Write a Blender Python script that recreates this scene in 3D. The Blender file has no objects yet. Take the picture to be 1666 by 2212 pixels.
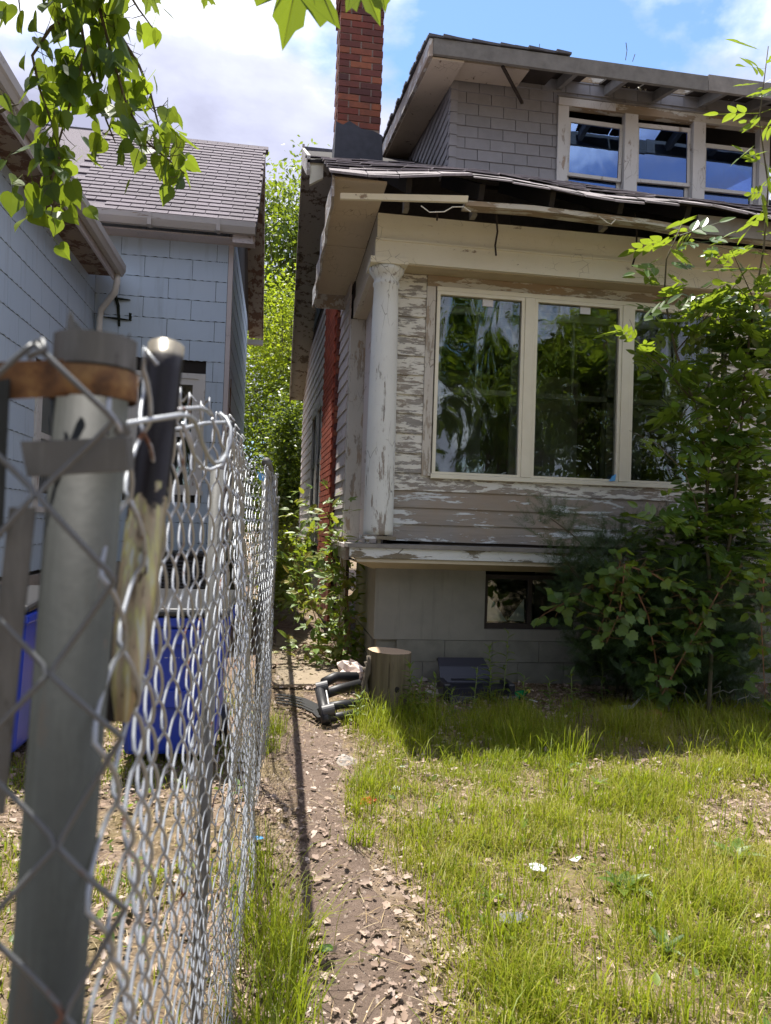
import bpy, math, random
import numpy as np
from mathutils import Vector, Matrix, Euler
random.seed(11); RNG = np.random.default_rng(5)
S = bpy.context.scene
R = math.radians
# ------------------------------------------------------------------ camera
FPX, PW, PH, EYE = 1600., 1666., 2212., 1.4          # focal length in picture units, picture size, eye height
YAW, PITCH, ROLL = R(8.3), R(1.2), R(1.9)
FW = Vector((math.sin(YAW)*math.cos(PITCH), math.cos(YAW)*math.cos(PITCH), math.sin(PITCH)))
R0 = Vector((math.cos(YAW), -math.sin(YAW), 0)); U0 = R0.cross(FW)
RT = R0*math.cos(ROLL)+U0*math.sin(ROLL); UP = -R0*math.sin(ROLL)+U0*math.cos(ROLL)
CAMP = Vector((0, 0, EYE))
cam = bpy.data.cameras.new('camera'); camo = bpy.data.objects.new('camera', cam); S.collection.objects.link(camo)
cam.sensor_fit = 'VERTICAL'; cam.sensor_height = 36; cam.lens = 36*FPX/PH; cam.clip_start = .02; cam.clip_end = 3000
m = Matrix((RT, UP, -FW)).transposed().to_4x4(); m.translation = CAMP; camo.matrix_world = m
cam.dof.use_dof = True; cam.dof.focus_distance = 4.6; cam.dof.aperture_fstop = 9.5
S.camera = camo
# ------------------------------------------------------------------ sky and sun
SUN = Vector((-.128, .312, 1)).normalized()
EL = math.asin(SUN.z); AZ = math.atan2(SUN.x, SUN.y)
W = bpy.data.worlds.new('World'); S.world = W; W.use_nodes = True
def build_world():
    t = W.node_tree; t.nodes.clear(); N = t.nodes.new; L = t.links.new
    out = N('ShaderNodeOutputWorld'); bg = N('ShaderNodeBackground'); bg.inputs[1].default_value = .12
    sky = N('ShaderNodeTexSky'); sky.sky_type = 'NISHITA'; sky.sun_disc = False; sky.sun_elevation = EL; sky.sun_rotation = AZ
    sky.air_density = 1.0; sky.dust_density = .2; sky.ozone_density = 6
    tc = N('ShaderNodeTexCoord'); sep = N('ShaderNodeSeparateXYZ'); L(tc.outputs['Generated'], sep.inputs[0])
    def math_(op, a, b=None):
        n = N('ShaderNodeMath'); n.operation = op
        for i, v in enumerate((a, b)):
            if v is None: continue
            if isinstance(v, (int, float)): n.inputs[i].default_value = v
            else: L(v, n.inputs[i])
        return n.outputs[0]
    den = math_('ADD', math_('MAXIMUM', sep.outputs[2], .0), .22)
    cx = math_('DIVIDE', sep.outputs[0], den); cy = math_('DIVIDE', sep.outputs[1], den)
    cmb = N('ShaderNodeCombineXYZ'); L(cx, cmb.inputs[0]); L(cy, cmb.inputs[1]); cmb.inputs[2].default_value = 0
    def noise(off, sc, det, rough, dist=0):
        mp = N('ShaderNodeMapping'); mp.inputs[1].default_value = off; L(cmb.outputs[0], mp.inputs[0])
        n = N('ShaderNodeTexNoise'); n.inputs['Scale'].default_value = sc; n.inputs['Detail'].default_value = det
        n.inputs['Roughness'].default_value = rough; n.inputs['Distortion'].default_value = dist; L(mp.outputs[0], n.inputs[0]); return n.outputs[0]
    def ramp(f, stops):
        n = N('ShaderNodeValToRGB'); e = n.color_ramp.elements
        while len(e) < len(stops): e.new(.5)
        for q, (p, c) in zip(e, stops): q.position = p; q.color = (*c, 1) if not isinstance(c, (int, float)) else (c, c, c, 1)
        L(f, n.inputs[0]); return n.outputs[0]
    cover = ramp(noise(SKYOFF, 1.35, 9, .55, .15), [(.378, 0), (.475, 1)])
    body = ramp(noise(SKYOFF2, 1.15, 8, .56, .1), [(.42, (2.1, 2.15, 2.9)), (.54, (3.4, 3.55, 4.5)), (.66, (9.5, 9.5, 9.8))])
    # ramps are clamped to 1, so the cloud body is scaled up afterwards
    mx = N('ShaderNodeMix'); mx.data_type = 'RGBA'; L(cover, mx.inputs[0]); L(sky.outputs[0], mx.inputs[6]); L(body, mx.inputs[7])
    L(mx.outputs[2], bg.inputs[0]); L(bg.outputs[0], out.inputs[0])
SKYOFF, SKYOFF2 = (11.85, 7.67, 0), (1.04, 31.02, 1)
build_world()
sl = bpy.data.lights.new('sun', 'SUN'); sl.energy = 4.8; sl.angle = R(.5); sl.color = (1, .95, .87)
so = bpy.data.objects.new('sun', sl); S.collection.objects.link(so); so.rotation_euler = SUN.to_track_quat('Z', 'Y').to_euler()
so.location = (-3, 8, 30)
S.view_settings.view_transform = 'Standard'; S.view_settings.look = 'None'; S.view_settings.exposure = 1.2; S.view_settings.gamma = 1
S.cycles.use_denoising = True; S.cycles.max_bounces = 7; S.cycles.transparent_max_bounces = 12
S.cycles.sample_clamp_indirect = 6; S.cycles.caustics_reflective = False; S.cycles.caustics_refractive = False
# ------------------------------------------------------------------ helpers
def ray(x, y): return FW + RT*((x-PW/2)/FPX) - UP*((y-PH/2)/FPX)
def onY(x, y, Y): d = ray(x, y); return CAMP + d*(Y/d.y)
def onX(x, y, X): d = ray(x, y); return CAMP + d*(X/d.x)
def onZ(x, y, Z=0): d = ray(x, y); return CAMP + d*((Z-EYE)/d.z)
WL = {}
def _link(o, parent, loc):
    S.collection.objects.link(o); loc = Vector(loc); WL[o.name] = loc
    if parent is not None:
        o.parent = parent; o.location = loc - WL[parent.name]
    else: o.location = loc
def thing(name, label, cat, loc=(0, 0, 0), group=None):
    o = bpy.data.objects.new(name, None); o.empty_display_size = .1; _link(o, None, loc); tag(o, label, cat, group); return o
def tag(o, label=None, cat=None, group=None, kind=None):
    if label: o['label'] = label
    if cat: o['category'] = cat
    if group: o['group'] = group
    if kind: o['kind'] = kind
    return o
class MB:
    def __init__(s): s.v = []; s.f = []
    def add(s, vs, fs):
        b = len(s.v); s.v += [tuple(v) for v in vs]; s.f += [tuple(i+b for i in f) for f in fs]; return s
    def hexa(s, p): return s.add(p, [(0, 3, 2, 1), (4, 5, 6, 7), (0, 1, 5, 4), (1, 2, 6, 5), (2, 3, 7, 6), (3, 0, 4, 7)])
    def box(s, x0, x1, y0, y1, z0, z1): return s.hexa([(x0, y0, z0), (x1, y0, z0), (x1, y1, z0), (x0, y1, z0), (x0, y0, z1), (x1, y0, z1), (x1, y1, z1), (x0, y1, z1)])
    def beam(s, a, b, w, h, upv=(0, 0, 1)):
        a, b = Vector(a), Vector(b); d = (b-a).normalized(); u = Vector(upv); sd = d.cross(u)
        if sd.length < 1e-4: sd = d.cross(Vector((1, 0, 0)))
        sd.normalize(); u = sd.cross(d); sd = sd*w/2; u = u*h/2
        return s.hexa([a-sd-u, b-sd-u, b+sd-u, a+sd-u, a-sd+u, b-sd+u, b+sd+u, a+sd+u])
    def tube(s, pts, r, n=8, cap=True, flat=1.):
        pts = [Vector(p) for p in pts]; rr = r if isinstance(r, (list, tuple)) else [r]*len(pts); rings = []; ref = None
        for i, p in enumerate(pts):
            d = (pts[min(i+1, len(pts)-1)]-pts[max(i-1, 0)])
            d = d.normalized() if d.length > 1e-9 else Vector((0, 0, 1))
            if ref is None: ref = d.orthogonal().normalized()
            ref = (ref-d*ref.dot(d)); ref = ref.normalized() if ref.length > 1e-6 else d.orthogonal().normalized()
            q = d.cross(ref); rings.append([p+(ref*math.cos(a)+q*math.sin(a)*flat)*rr[i] for a in (2*math.pi*k/n for k in range(n))])
        vs = [v for g in rings for v in g]; fs = []
        for i in range(len(pts)-1):
            for k in range(n): fs.append((i*n+k, i*n+(k+1) % n, (i+1)*n+(k+1) % n, (i+1)*n+k))
        if cap: fs.append(tuple(range(n-1, -1, -1))); fs.append(tuple((len(pts)-1)*n+k for k in range(n)))
        return s.add(vs, fs)
    def lathe(s, prof, c, n=24, cap=True):
        vs = [(c[0]+r*math.cos(2*math.pi*k/n), c[1]+r*math.sin(2*math.pi*k/n), c[2]+z) for r, z in prof for k in range(n)]; fs = []
        for i in range(len(prof)-1):
            for k in range(n): fs.append((i*n+k, i*n+(k+1) % n, (i+1)*n+(k+1) % n, (i+1)*n+k))
        if cap: fs.append(tuple(range(n-1, -1, -1))); fs.append(tuple((len(prof)-1)*n+k for k in range(n)))
        return s.add(vs, fs)
    def prism(s, poly, d):                       # poly: 3-D points, d: extrusion vector
        n = len(poly); a = [Vector(p) for p in poly]; b = [p+Vector(d) for p in a]
        return s.add(a+b, [tuple(range(n-1, -1, -1)), tuple(range(n, 2*n))]+[(i, (i+1) % n, n+(i+1) % n, n+i) for i in range(n)])
    def mesh(s, name, mat=None, smooth=False):
        me = bpy.data.meshes.new(name); me.from_pydata(s.v, [], s.f); me.validate()
        if mat: me.materials.append(mat)
        if smooth: me.polygons.foreach_set('use_smooth', [True]*len(me.polygons))
        return me
    def build(s, name, mat, parent=None, loc=(0, 0, 0), smooth=False, bevel=0, rot=None, auto=None):
        # vertices are given in world space; the object's origin is put at loc
        l = Vector(loc)
        if l.length: s.v = [tuple(Vector(v)-l) for v in s.v]
        o = bpy.data.objects.new(name, s.mesh(name, mat, smooth)); _link(o, parent, loc)
        if rot: o.rotation_euler = rot
        if bevel:
            b = o.modifiers.new('b', 'BEVEL'); b.width = bevel; b.segments = 2; b.limit_method = 'ANGLE'; b.angle_limit = R(35)
        return o
def place(name, me, parent, loc, rot=None, scale=None):
    o = bpy.data.objects.new(name, me); _link(o, parent, loc)
    if rot is not None:
        if isinstance(rot, Matrix): o.rotation_euler = rot.to_euler()
        else: o.rotation_euler = rot
    if scale: o.scale = (scale,)*3 if isinstance(scale, (int, float)) else scale
    return o
def npmesh(name, V, T, mat, rnd=None, smooth=False):
    me = bpy.data.meshes.new(name); nv, nt = len(V), len(T)
    me.vertices.add(nv); me.vertices.foreach_set('co', np.asarray(V, np.float32).ravel())
    me.loops.add(nt*3); me.loops.foreach_set('vertex_index', np.asarray(T, np.int32).ravel())
    me.polygons.add(nt); me.polygons.foreach_set('loop_start', np.arange(0, nt*3, 3, dtype=np.int32))
    me.update(calc_edges=True)
    if rnd is not None:
        a = me.attributes.new('rnd', 'FLOAT', 'POINT'); a.data.foreach_set('value', np.asarray(rnd, np.float32))
    if smooth: me.polygons.foreach_set('use_smooth', [True]*nt)
    me.materials.append(mat); return me
def scatter(tv, tt, P, D, Nn, size, rnd=None):
    """copies of a template (x across, y along, z normal) at P, along D, facing Nn -> vertices, triangles, per-vertex random"""
    tv = np.asarray(tv, float); tt = np.asarray(tt); n = len(P)
    D = D/np.linalg.norm(D, axis=1, keepdims=True); X = np.cross(D, Nn); X /= np.linalg.norm(X, axis=1, keepdims=True)+1e-9; Z = np.cross(X, D)
    size = np.asarray(size).reshape(-1, 1, 1)
    V = P[:, None, :] + size*(tv[None, :, 0:1]*X[:, None, :]+tv[None, :, 1:2]*D[:, None, :]+tv[None, :, 2:3]*Z[:, None, :])
    T = (tt[None, :, :] + (np.arange(n)*len(tv))[:, None, None])
    rnd = RNG.random(n) if rnd is None else rnd
    return V.reshape(-1, 3), T.reshape(-1, 3), np.repeat(rnd, len(tv))
def join(parts):
    V, T, Q, b = [], [], [], 0
    for v, t, q in parts: V.append(v); T.append(t+b); Q.append(q); b += len(v)
    return np.concatenate(V), np.concatenate(T), np.concatenate(Q)
def rdir(n): d = RNG.normal(size=(n, 3)); return d/np.linalg.norm(d, axis=1, keepdims=True)
# leaf templates
def fan(outline, fold=.12):
    v = [(0, .45, 0)]+[(x, y, fold*abs(x)) for x, y in outline]; k = len(outline)
    return v, [(0, 1+i, 1+(i+1) % k) for i in range(k)]
LEAF4 = ([(0, 0, 0), (-.24, .38, .06), (0, .45, -.01), (.24, .38, .06), (0, 1, -.06)], [(0, 2, 1), (0, 3, 2), (1, 2, 4), (2, 3, 4)])
OVATE = fan([(0, 0), (.15, .1), (.24, .3), (.22, .55), (.12, .8), (0, 1), (-.12, .8), (-.22, .55), (-.24, .3), (-.15, .1)], .2)
HEART = fan([(0, .06), (.16, -.02), (.33, .05), (.44, .22), (.42, .42), (.27, .66), (.1, .85), (0, 1.04), (-.1, .85), (-.27, .66), (-.42, .42), (-.44, .22), (-.33, .05), (-.16, -.02)], .16)
GRAPE = fan([(0, .1), (.2, -.04), (.4, .1), (.5, .3), (.42, .42), (.55, .62), (.34, .66), (.28, .82), (.12, .86), (0, 1.05), (-.12, .86), (-.28, .82), (-.34, .66), (-.55, .62), (-.42, .42), (-.5, .3), (-.4, .1), (-.2, -.04)], .12)
# ------------------------------------------------------------------ materials
class NT:
    def __init__(s, name):
        s.m = bpy.data.materials.new(name); s.m.use_nodes = True; s.t = s.m.node_tree; s.t.nodes.clear()
        s.out = s.N('ShaderNodeOutputMaterial')
    def N(s, k): return s.t.nodes.new(k)
    def L(s, a, b): s.t.links.new(a, b)
    def set(s, sock, v):
        if v is None: return
        if isinstance(v, bpy.types.NodeSocket): s.L(v, sock)
        elif isinstance(v, (tuple, list)) and len(v) == 3 and sock.type == 'RGBA': sock.default_value = (*v, 1)
        else: sock.default_value = v
    def pos(s, scale=(1, 1, 1), obj=False, rnd=False):
        if obj: src = s.N('ShaderNodeTexCoord').outputs['Object']
        else: src = s.N('ShaderNodeNewGeometry').outputs['Position']
        mp = s.N('ShaderNodeMapping'); mp.inputs[3].default_value = scale; s.L(src, mp.inputs[0])
        if rnd:
            oi = s.N('ShaderNodeObjectInfo'); k = s.N('ShaderNodeVectorMath'); k.operation = 'SCALE'; k.inputs[0].default_value = (37, 91, 53); s.L(oi.outputs['Random'], k.inputs[3])
            s.L(k.outputs[0], mp.inputs[1])
        return mp.outputs[0]
    def noise(s, vec, sc, det=4, rough=.55, dist=0.):
        n = s.N('ShaderNodeTexNoise'); s.L(vec, n.inputs[0]); n.inputs['Scale'].default_value = sc; n.inputs['Detail'].default_value = det
        n.inputs['Roughness'].default_value = rough; n.inputs['Distortion'].default_value = dist; return n.outputs[0]
    def voro(s, vec, sc, feat='DISTANCE_TO_EDGE'):
        n = s.N('ShaderNodeTexVoronoi'); n.feature = feat; s.L(vec, n.inputs[0]); n.inputs['Scale'].default_value = sc; return n.outputs[0]
    def ramp(s, f, stops, const=False):
        n = s.N('ShaderNodeValToRGB'); e = n.color_ramp.elements
        if const: n.color_ramp.interpolation = 'CONSTANT'
        while len(e) < len(stops): e.new(.5)
        for q, (p, c) in zip(e, stops): q.position = p; q.color = (*c, 1) if not isinstance(c, (int, float)) else (c, c, c, 1)
        s.L(f, n.inputs[0]); return n.outputs[0]
    def mix(s, f, a, b, mode='MIX'):
        n = s.N('ShaderNodeMix'); n.data_type = 'RGBA'; n.blend_type = mode; s.set(n.inputs[0], f); s.set(n.inputs[6], a); s.set(n.inputs[7], b); return n.outputs[2]
    def math(s, op, a, b=0.):
        n = s.N('ShaderNodeMath'); n.operation = op; s.set(n.inputs[0], a); s.set(n.inputs[1], b); return n.outputs[0]
    def objrnd(s): return s.N('ShaderNodeObjectInfo').outputs['Random']
    def attr(s, name='rnd'): n = s.N('ShaderNodeAttribute'); n.attribute_name = name; return n.outputs['Fac']
    def bump(s, h, strength=.5, dist=.01): n = s.N('ShaderNodeBump'); n.inputs[0].default_value = strength; n.inputs[1].default_value = dist; s.L(h, n.inputs['Height']); return n.outputs[0]
    def bsdf(s, col, rough=.7, metal=0., normal=None, spec=.3):
        b = s.N('ShaderNodeBsdfPrincipled'); s.set(b.inputs['Base Color'], col); s.set(b.inputs['Roughness'], rough); b.inputs['Metallic'].default_value = metal
        b.inputs['Specular IOR Level'].default_value = spec
        if normal: s.L(normal, b.inputs['Normal'])
        s.L(b.outputs[0], s.out.inputs[0]); return b
def m_plain(name, col, rough=.7, var=.25, sc=6, bump=.2, metal=0, spec=.3, rnd=0.):
    t = NT(name); p = t.pos(); n = t.noise(p, sc, 6, .6); c = t.mix(n, tuple(x*(1-var) for x in col), tuple(min(1, x*(1+var)) for x in col))
    if rnd: c = t.mix(t.math('MULTIPLY', t.objrnd(), rnd), c, (0.02, .02, .02))
    t.bsdf(c, rough, metal, t.bump(t.noise(p, sc*9, 3), bump, .004), spec); return t.m
def m_peel(name, paint, wood, amount=.5, grain=(1, 1, 1), wear=(1, 1, 1), crack=True, rough=.65, dirt=.25, sc=9):
    """weathered timber under paint that flakes off; grain/wear stretch the noises along the board"""
    t = NT(name); p = t.pos(); g = t.pos(grain)
    grain_n = t.noise(g, 30, 5, .65, .3); wd = t.mix(grain_n, tuple(x*.45 for x in wood), tuple(min(1, x*1.45) for x in wood))
    wd = t.mix(t.ramp(t.noise(p, 2.2, 3), [(.4, 0), (.65, 1)]), wd, tuple(x*y for x, y in zip(wood, (1.05, .92, .78))))
    big = t.noise(t.pos(wear), sc, 8, .68, .25); sm = t.noise(t.pos(grain), 16, 4, .7)
    k = t.math('ADD', t.math('MULTIPLY', big, .72), t.math('MULTIPLY', sm, .28))
    mask = t.ramp(k, [(amount-.012, 0), (amount+.012, 1)])
    pc = t.mix(t.noise(p, 1.7, 5, .6), tuple(x*(1-dirt) for x in paint), paint)
    pc = t.mix(t.ramp(t.noise(p, 38, 4, .7), [(.62, 0), (.75, .35)]), pc, tuple(x*.45 for x in wood))
    h = mask
    if crack:
        cr = t.ramp(t.voro(t.pos(tuple(min(1, x*1.0) for x in wear)), sc*1.7), [(.0, 0), (.016, 1)])
        sel = t.ramp(t.noise(p, 3.1, 3), [(.54, 1), (.63, 0)])
        cr = t.math('MAXIMUM', cr, sel); pc = t.mix(cr, tuple(x*.55 for x in wood), pc); h = t.math('MULTIPLY', mask, cr)
    col = t.mix(mask, wd, pc)
    h2 = t.math('ADD', h, t.math('MULTIPLY', grain_n, .5))
    t.bsdf(col, rough, 0, t.bump(h2, .55, .006), .3); return t.m
def m_leaf(name, cols, trans=.45, byobj=False, rough=.45, gloss=.5):
    t = NT(name); f = t.objrnd() if byobj else t.attr()
    n = len(cols); c = t.ramp(f, [(i/(max(1, n-1)), q) for i, q in enumerate(cols)])
    c = t.mix(t.math('MULTIPLY', t.noise(t.pos(), 60, 2), .35), c, tuple(x*.55 for x in cols[0]))
    b = t.N('ShaderNodeBsdfPrincipled'); t.set(b.inputs['Base Color'], c); b.inputs['Roughness'].default_value = rough; b.inputs['Specular IOR Level'].default_value = gloss
    tr = t.N('ShaderNodeBsdfTranslucent'); t.set(tr.inputs[0], t.mix(.5, c, (.5, .62, .03), 'MIX'))
    mx = t.N('ShaderNodeMixShader'); mx.inputs[0].default_value = trans; t.L(b.outputs[0], mx.inputs[1]); t.L(tr.outputs[0], mx.inputs[2]); t.L(mx.outputs[0], t.out.inputs[0]); return t.m
WX = (.06, 1, 1); WY = (1, .06, 1); WZ = (1, 1, .06)            # grain along x, y, z
M = {}
M['frieze'] = m_peel('cream_paint_cracked', (.80, .77, .62), (.30, .26, .21), .375, WX, (.6, 1, .8), True)
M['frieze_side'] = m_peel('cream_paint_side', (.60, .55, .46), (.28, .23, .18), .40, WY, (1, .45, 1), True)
M['column'] = m_peel('column_paint', (.74, .77, .73), (.30, .29, .27), .41, WZ, (1, 1, .22), True, sc=8)
M['clap'] = m_peel('clapboard_peeling', (.76, .76, .69), (.29, .28, .255), .495, WX, (.30, 1, 1.4), False, sc=20)
M['clap_low'] = m_peel('clapboard_bare', (.70, .74, .74), (.29, .27, .24), .535, WX, (.22, 1, 1.2), False, sc=10)
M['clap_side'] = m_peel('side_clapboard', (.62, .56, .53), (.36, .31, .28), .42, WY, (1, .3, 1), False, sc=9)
M['ledge'] = m_peel('ledge_paint', (.74, .78, .78), (.20, .19, .15), .49, WX, (.35, 1, 1), True, sc=7)
M['skirt'] = m_plain('skirt_paint', (.46, .40, .28), .7, .2, 5)
M['trim_new'] = m_plain('window_trim', (.72, .70, .57), .6, .12, 5, .1)
M['trim_old'] = m_peel('old_casing', (.60, .58, .52), (.34, .31, .26), .46, WZ, (1, 1, .3), True)
M['trim_oldx'] = m_peel('old_casing_head', (.60, .58, .50), (.30, .25, .18), .5, WX, (.3, 1, 1), True)
M['trim_white'] = m_peel('dormer_casing', (.66, .66, .64), (.34, .31, .28), .40, WZ, (1, 1, .4), True)
M['soffit_dark'] = m_peel('rake_soffit', (.42, .37, .32), (.13, .10, .08), .46, (1, .5, .06), (.6, .6, 2), False, sc=6)
M['soffit'] = m_peel('porch_soffit', (.58, .50, .40), (.14, .10, .07), .385, WY, (1, .6, 1), True)
M['fascia'] = m_peel('peeled_fascia', (.60, .60, .58), (.32, .29, .26), .52, WY, (1, .3, 1), False, sc=10)
M['weathered'] = m_plain('weathered_timber', (.23, .22, .20), .85, .5, 7, .5)
M['fasciat'] = m_plain('bleached_fascia', (.17, .165, .15), .85, .5, 9, .5)
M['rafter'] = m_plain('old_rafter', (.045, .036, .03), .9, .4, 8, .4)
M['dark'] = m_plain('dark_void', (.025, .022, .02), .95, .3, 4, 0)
M['dshingle'] = m_plain('grey_wall_shingle', (.27, .27, .285), .85, .16, 14, .5, rnd=.12)
M['gshingle'] = m_plain('gable_shingle', (.13, .16, .17), .85, .3, 14, .5)
M['rshingle'] = m_plain('porch_roof_shingle', (.34, .305, .31), .9, .5, 24, .9, rnd=.45)
M['bshingle'] = m_plain('blue_house_roof_shingle', (.17, .148, .17), .9, .25, 60, .8, rnd=.3)
M['ridge'] = m_plain('dark_roofing', (.10, .10, .11), .9, .4, 20, .8)
def m_brick(name, cols, sc=9):
    t = NT(name); c = t.ramp(t.objrnd(), [(i/(len(cols)-1), q) for i, q in enumerate(cols)], False)
    p = t.pos(); c = t.mix(t.ramp(t.noise(p, sc, 6, .65), [(.45, 0), (.75, .65)]), c, (.09, .05, .045)); t.bsdf(c, .88, 0, t.bump(t.noise(p, 60, 5), .6, .006), .2); return t.m
M['brick'] = m_brick('chimney_brick', [(.17, .055, .042), (.20, .068, .05), (.09, .042, .042), (.22, .075, .055), (.30, .11, .06), (.12, .05, .045), (.19, .06, .045), (.08, .045, .045)])
M['redbrick'] = m_brick('red_side_brick', [(.36, .085, .045), (.42, .10, .055), (.30, .07, .04)])
M['mortar'] = m_plain('mortar', (.30, .24, .21), .95, .25, 20, .5)
M['redmortar'] = m_plain('red_mortar', (.22, .055, .035), .95, .25, 20, .5)
M['tar'] = m_plain('roof_tar', (.055, .06, .075), .8, .4, 12, .6)
def m_concrete():
    t = NT('parged_foundation'); p = t.pos(); c = t.mix(t.noise(p, 2.5, 7, .6), (.17, .165, .14), (.32, .305, .255))
    c = t.mix(t.ramp(t.noise(t.pos((6, 6, .5)), 2.5, 6), [(.55, 0), (.75, .28)]), c, (.09, .085, .065)); c = t.mix(t.ramp(t.noise(p, 26, 3), [(.74, 0), (.78, .6)]), c, (.45, .43, .38))
    t.bsdf(c, .92, 0, t.bump(t.noise(p, 40, 6), .4, .006), .2); return t.m
M['concrete'] = m_concrete()
M['block'] = m_plain('mossy_block', (.20, .195, .16), .95, .4, 7, .6)
def m_glass(name, refl, wav, tint=(.8, .85, .82), sc=2.2, gcol=(.95, 1, 1)):
    t = NT(name); nz = t.noise(t.pos((1, 1, .55)), sc, 2, .5, .8); bp = t.bump(nz, wav, .5)
    g = t.N('ShaderNodeBsdfGlossy'); g.inputs['Roughness'].default_value = .01; g.inputs[0].default_value = (*gcol, 1); t.L(bp, g.inputs['Normal'])
    tr = t.N('ShaderNodeBsdfTransparent'); tr.inputs[0].default_value = (*tint, 1)
    fr = t.N('ShaderNodeFresnel'); fr.inputs[0].default_value = 1.5; f = t.math('ADD', t.math('MULTIPLY', fr.outputs[0], 1.0), refl)
    mx = t.N('ShaderNodeMixShader'); t.L(f, mx.inputs[0]); t.L(tr.outputs[0], mx.inputs[1]); t.L(g.outputs[0], mx.inputs[2]); t.L(mx.outputs[0], t.out.inputs[0]); return t.m
M['glass'] = m_glass('storm_pane', .045, .05)
M['glass_up'] = m_glass('dormer_pane', .22, .006, (.3, .4, .6), 2.2, (.42, .62, 1.))  # blue tint stands in for the reflection of a clear sky
M['glass_dim'] = m_glass('old_pane', .05, .02)
def m_galv(name, base, sc=9, rust=.0, metal=.55, rough=.46, worn=0):
    t = NT(name); p = t.pos(); c = t.mix(t.noise(p, sc, 6, .6), tuple(x*.7 for x in base), tuple(min(1, x*1.25) for x in base))
    if worn:
        c = t.mix(t.ramp(t.noise(t.pos((1, 1, .12)), 190, 4, .6), [(.5, 0), (.62, .5)]), c, tuple(x*1.4 for x in base)); c = t.mix(t.ramp(t.noise(t.pos((1, 1, .3)), 45, 5, .7), [(.58, 0), (.66, .7)]), c, (.03, .025, .02))
    if rust: c = t.mix(t.ramp(t.noise(p, 22, 5, .65), [(1-rust, 0), (1-rust+.05, 1)]), c, (.13, .06, .035))
    t.bsdf(c, rough, metal, t.bump(t.noise(p, 160, 3), .15, .001), .25 if worn else .4); return t.m
M['galv'] = m_galv('galvanised_pipe', (.022, .025, .024), 24, .33, .0, .62, 1)
M['wire'] = m_galv('galvanised_wire', (.36, .38, .40), 14, .38)
M['wire_shaded'] = m_galv('shaded_wire', (.12, .125, .125), 20, .34, .3, .5)  # same wire, darkened in colour for shade on the near panel
M['strap'] = m_galv('galvanised_strap', (.115, .115, .108), 30, .30, .1, .55, 1)
def m_rust():
    t = NT('rusty_band'); p = t.pos(); n = t.noise(p, 60, 6, .65); c = t.ramp(n, [(.3, (.035, .02, .014)), (.5, (.15, .075, .03)), (.7, (.27, .16, .06))])
    t.bsdf(c, .8, .1, t.bump(n, .4, .002)); return t.m
M['rust'] = m_rust()
def m_oldpipe():
    t = NT('tarred_broken_pipe'); p = t.pos((1, 1, .35)); q = t.pos((1, 1, 1)); sp = t.N('ShaderNodeSeparateXYZ'); t.L(t.pos(), sp.inputs[0])
    z = t.math('ADD', sp.outputs[2], t.math('MULTIPLY', t.math('SUBTRACT', t.noise(q, 45, 5), .5), .16))
    cream = t.ramp(t.noise(t.pos((1, 1, .02)), 210, 2, .5), [(.34, (.16, .13, .09)), (.43, (.36, .29, .19)), (.50, (.30, .27, .17)), (.57, (.42, .40, .16)), (.68, (.40, .42, .40))]); cream = t.mix(t.ramp(t.noise(p, 130, 4), [(.67, 0), (.71, 1)]), cream, (.07, .045, .035))
    f = t.ramp(t.math('MULTIPLY', t.math('SUBTRACT', z, 1.40), 6.), [(.0, 0), (.04, 1)])
    f2 = t.ramp(t.math('MULTIPLY', t.math('SUBTRACT', sp.outputs[2], 1.40), 6.), [(.66, 0), (.68, 1)])
    c = t.mix(f, cream, (.016, .014, .016)); c = t.mix(f2, c, (.22, .20, .16)); t.bsdf(c, .38, .35, t.bump(t.noise(q, 300, 3), .3, .001)); return t.m
M['oldpipe'] = m_oldpipe()
def m_asb():
    t = NT('blue_asbestos_siding'); p = t.pos(); c = t.mix(t.noise(p, 1.6, 5), (.40, .50, .61), (.48, .57, .66)); c = t.mix(t.math('MULTIPLY', t.objrnd(), .3), c, (.38, .48, .60))
    c = t.mix(t.ramp(t.noise(t.pos((9, 9, .7)), 1.2, 6, .65), [(.55, 0), (.8, .4)]), c, (.17, .18, .19)); c = t.mix(t.ramp(t.noise(p, 11, 6, .7), [(.70, 0), (.73, .7)]), c, (.50, .46, .42))
    t.bsdf(c, .6, 0, t.bump(t.noise(t.pos((60, 60, 2)), 1.5, 3), .15, .004), .3); return t.m
M['asb'] = m_asb()
M['bluetrim'] = m_peel('pale_corner_board', (.58, .54, .54), (.33, .29, .26), .36, WZ, (1, 1, .4), True)
M['rot'] = m_peel('rotten_soffit', (.30, .24, .18), (.12, .065, .04), .5, (.6, .4, .4), (.7, .7, .7), False, sc=8)
M['gutter'] = m_peel('gutter_metal', (.46, .44, .41), (.24, .20, .16), .40, (.1, .1, 1), (.2, .2, 1), False)
M['spout'] = m_plain('downspout', (.62, .62, .60), .5, .1, 8, .1)
M['moss'] = m_plain('black_mould', (.012, .016, .010), .95, .5, 40, .5)
def m_plastic(name, col, rough=.4): return m_plain(name, col, rough, .12, 5, .05, 0, .5)
M['bin'] = m_plastic('blue_plastic', (.012, .045, .42), .42); M['binlid'] = m_plastic('black_lid', (.02, .02, .022), .35); M['ink'] = m_plain('stamped_print', (.42, .46, .55), .7)
M['blackp'] = m_plastic('black_plastic', (.012, .012, .014), .5); M['navyp'] = m_plastic('navy_plastic', (.012, .013, .022), .35); M['greyp'] = m_plastic('grey_plastic', (.06, .06, .065), .5)
M['paper'] = m_plain('white_scrap', (.62, .63, .66), .7, .1, 10); M['redp'] = m_plastic('red_plastic', (.55, .03, .03)); M['pinkp'] = m_plastic('pink_plastic', (.55, .06, .16)); M['bluep'] = m_plastic('blue_wrapper', (.10, .38, .75))
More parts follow.
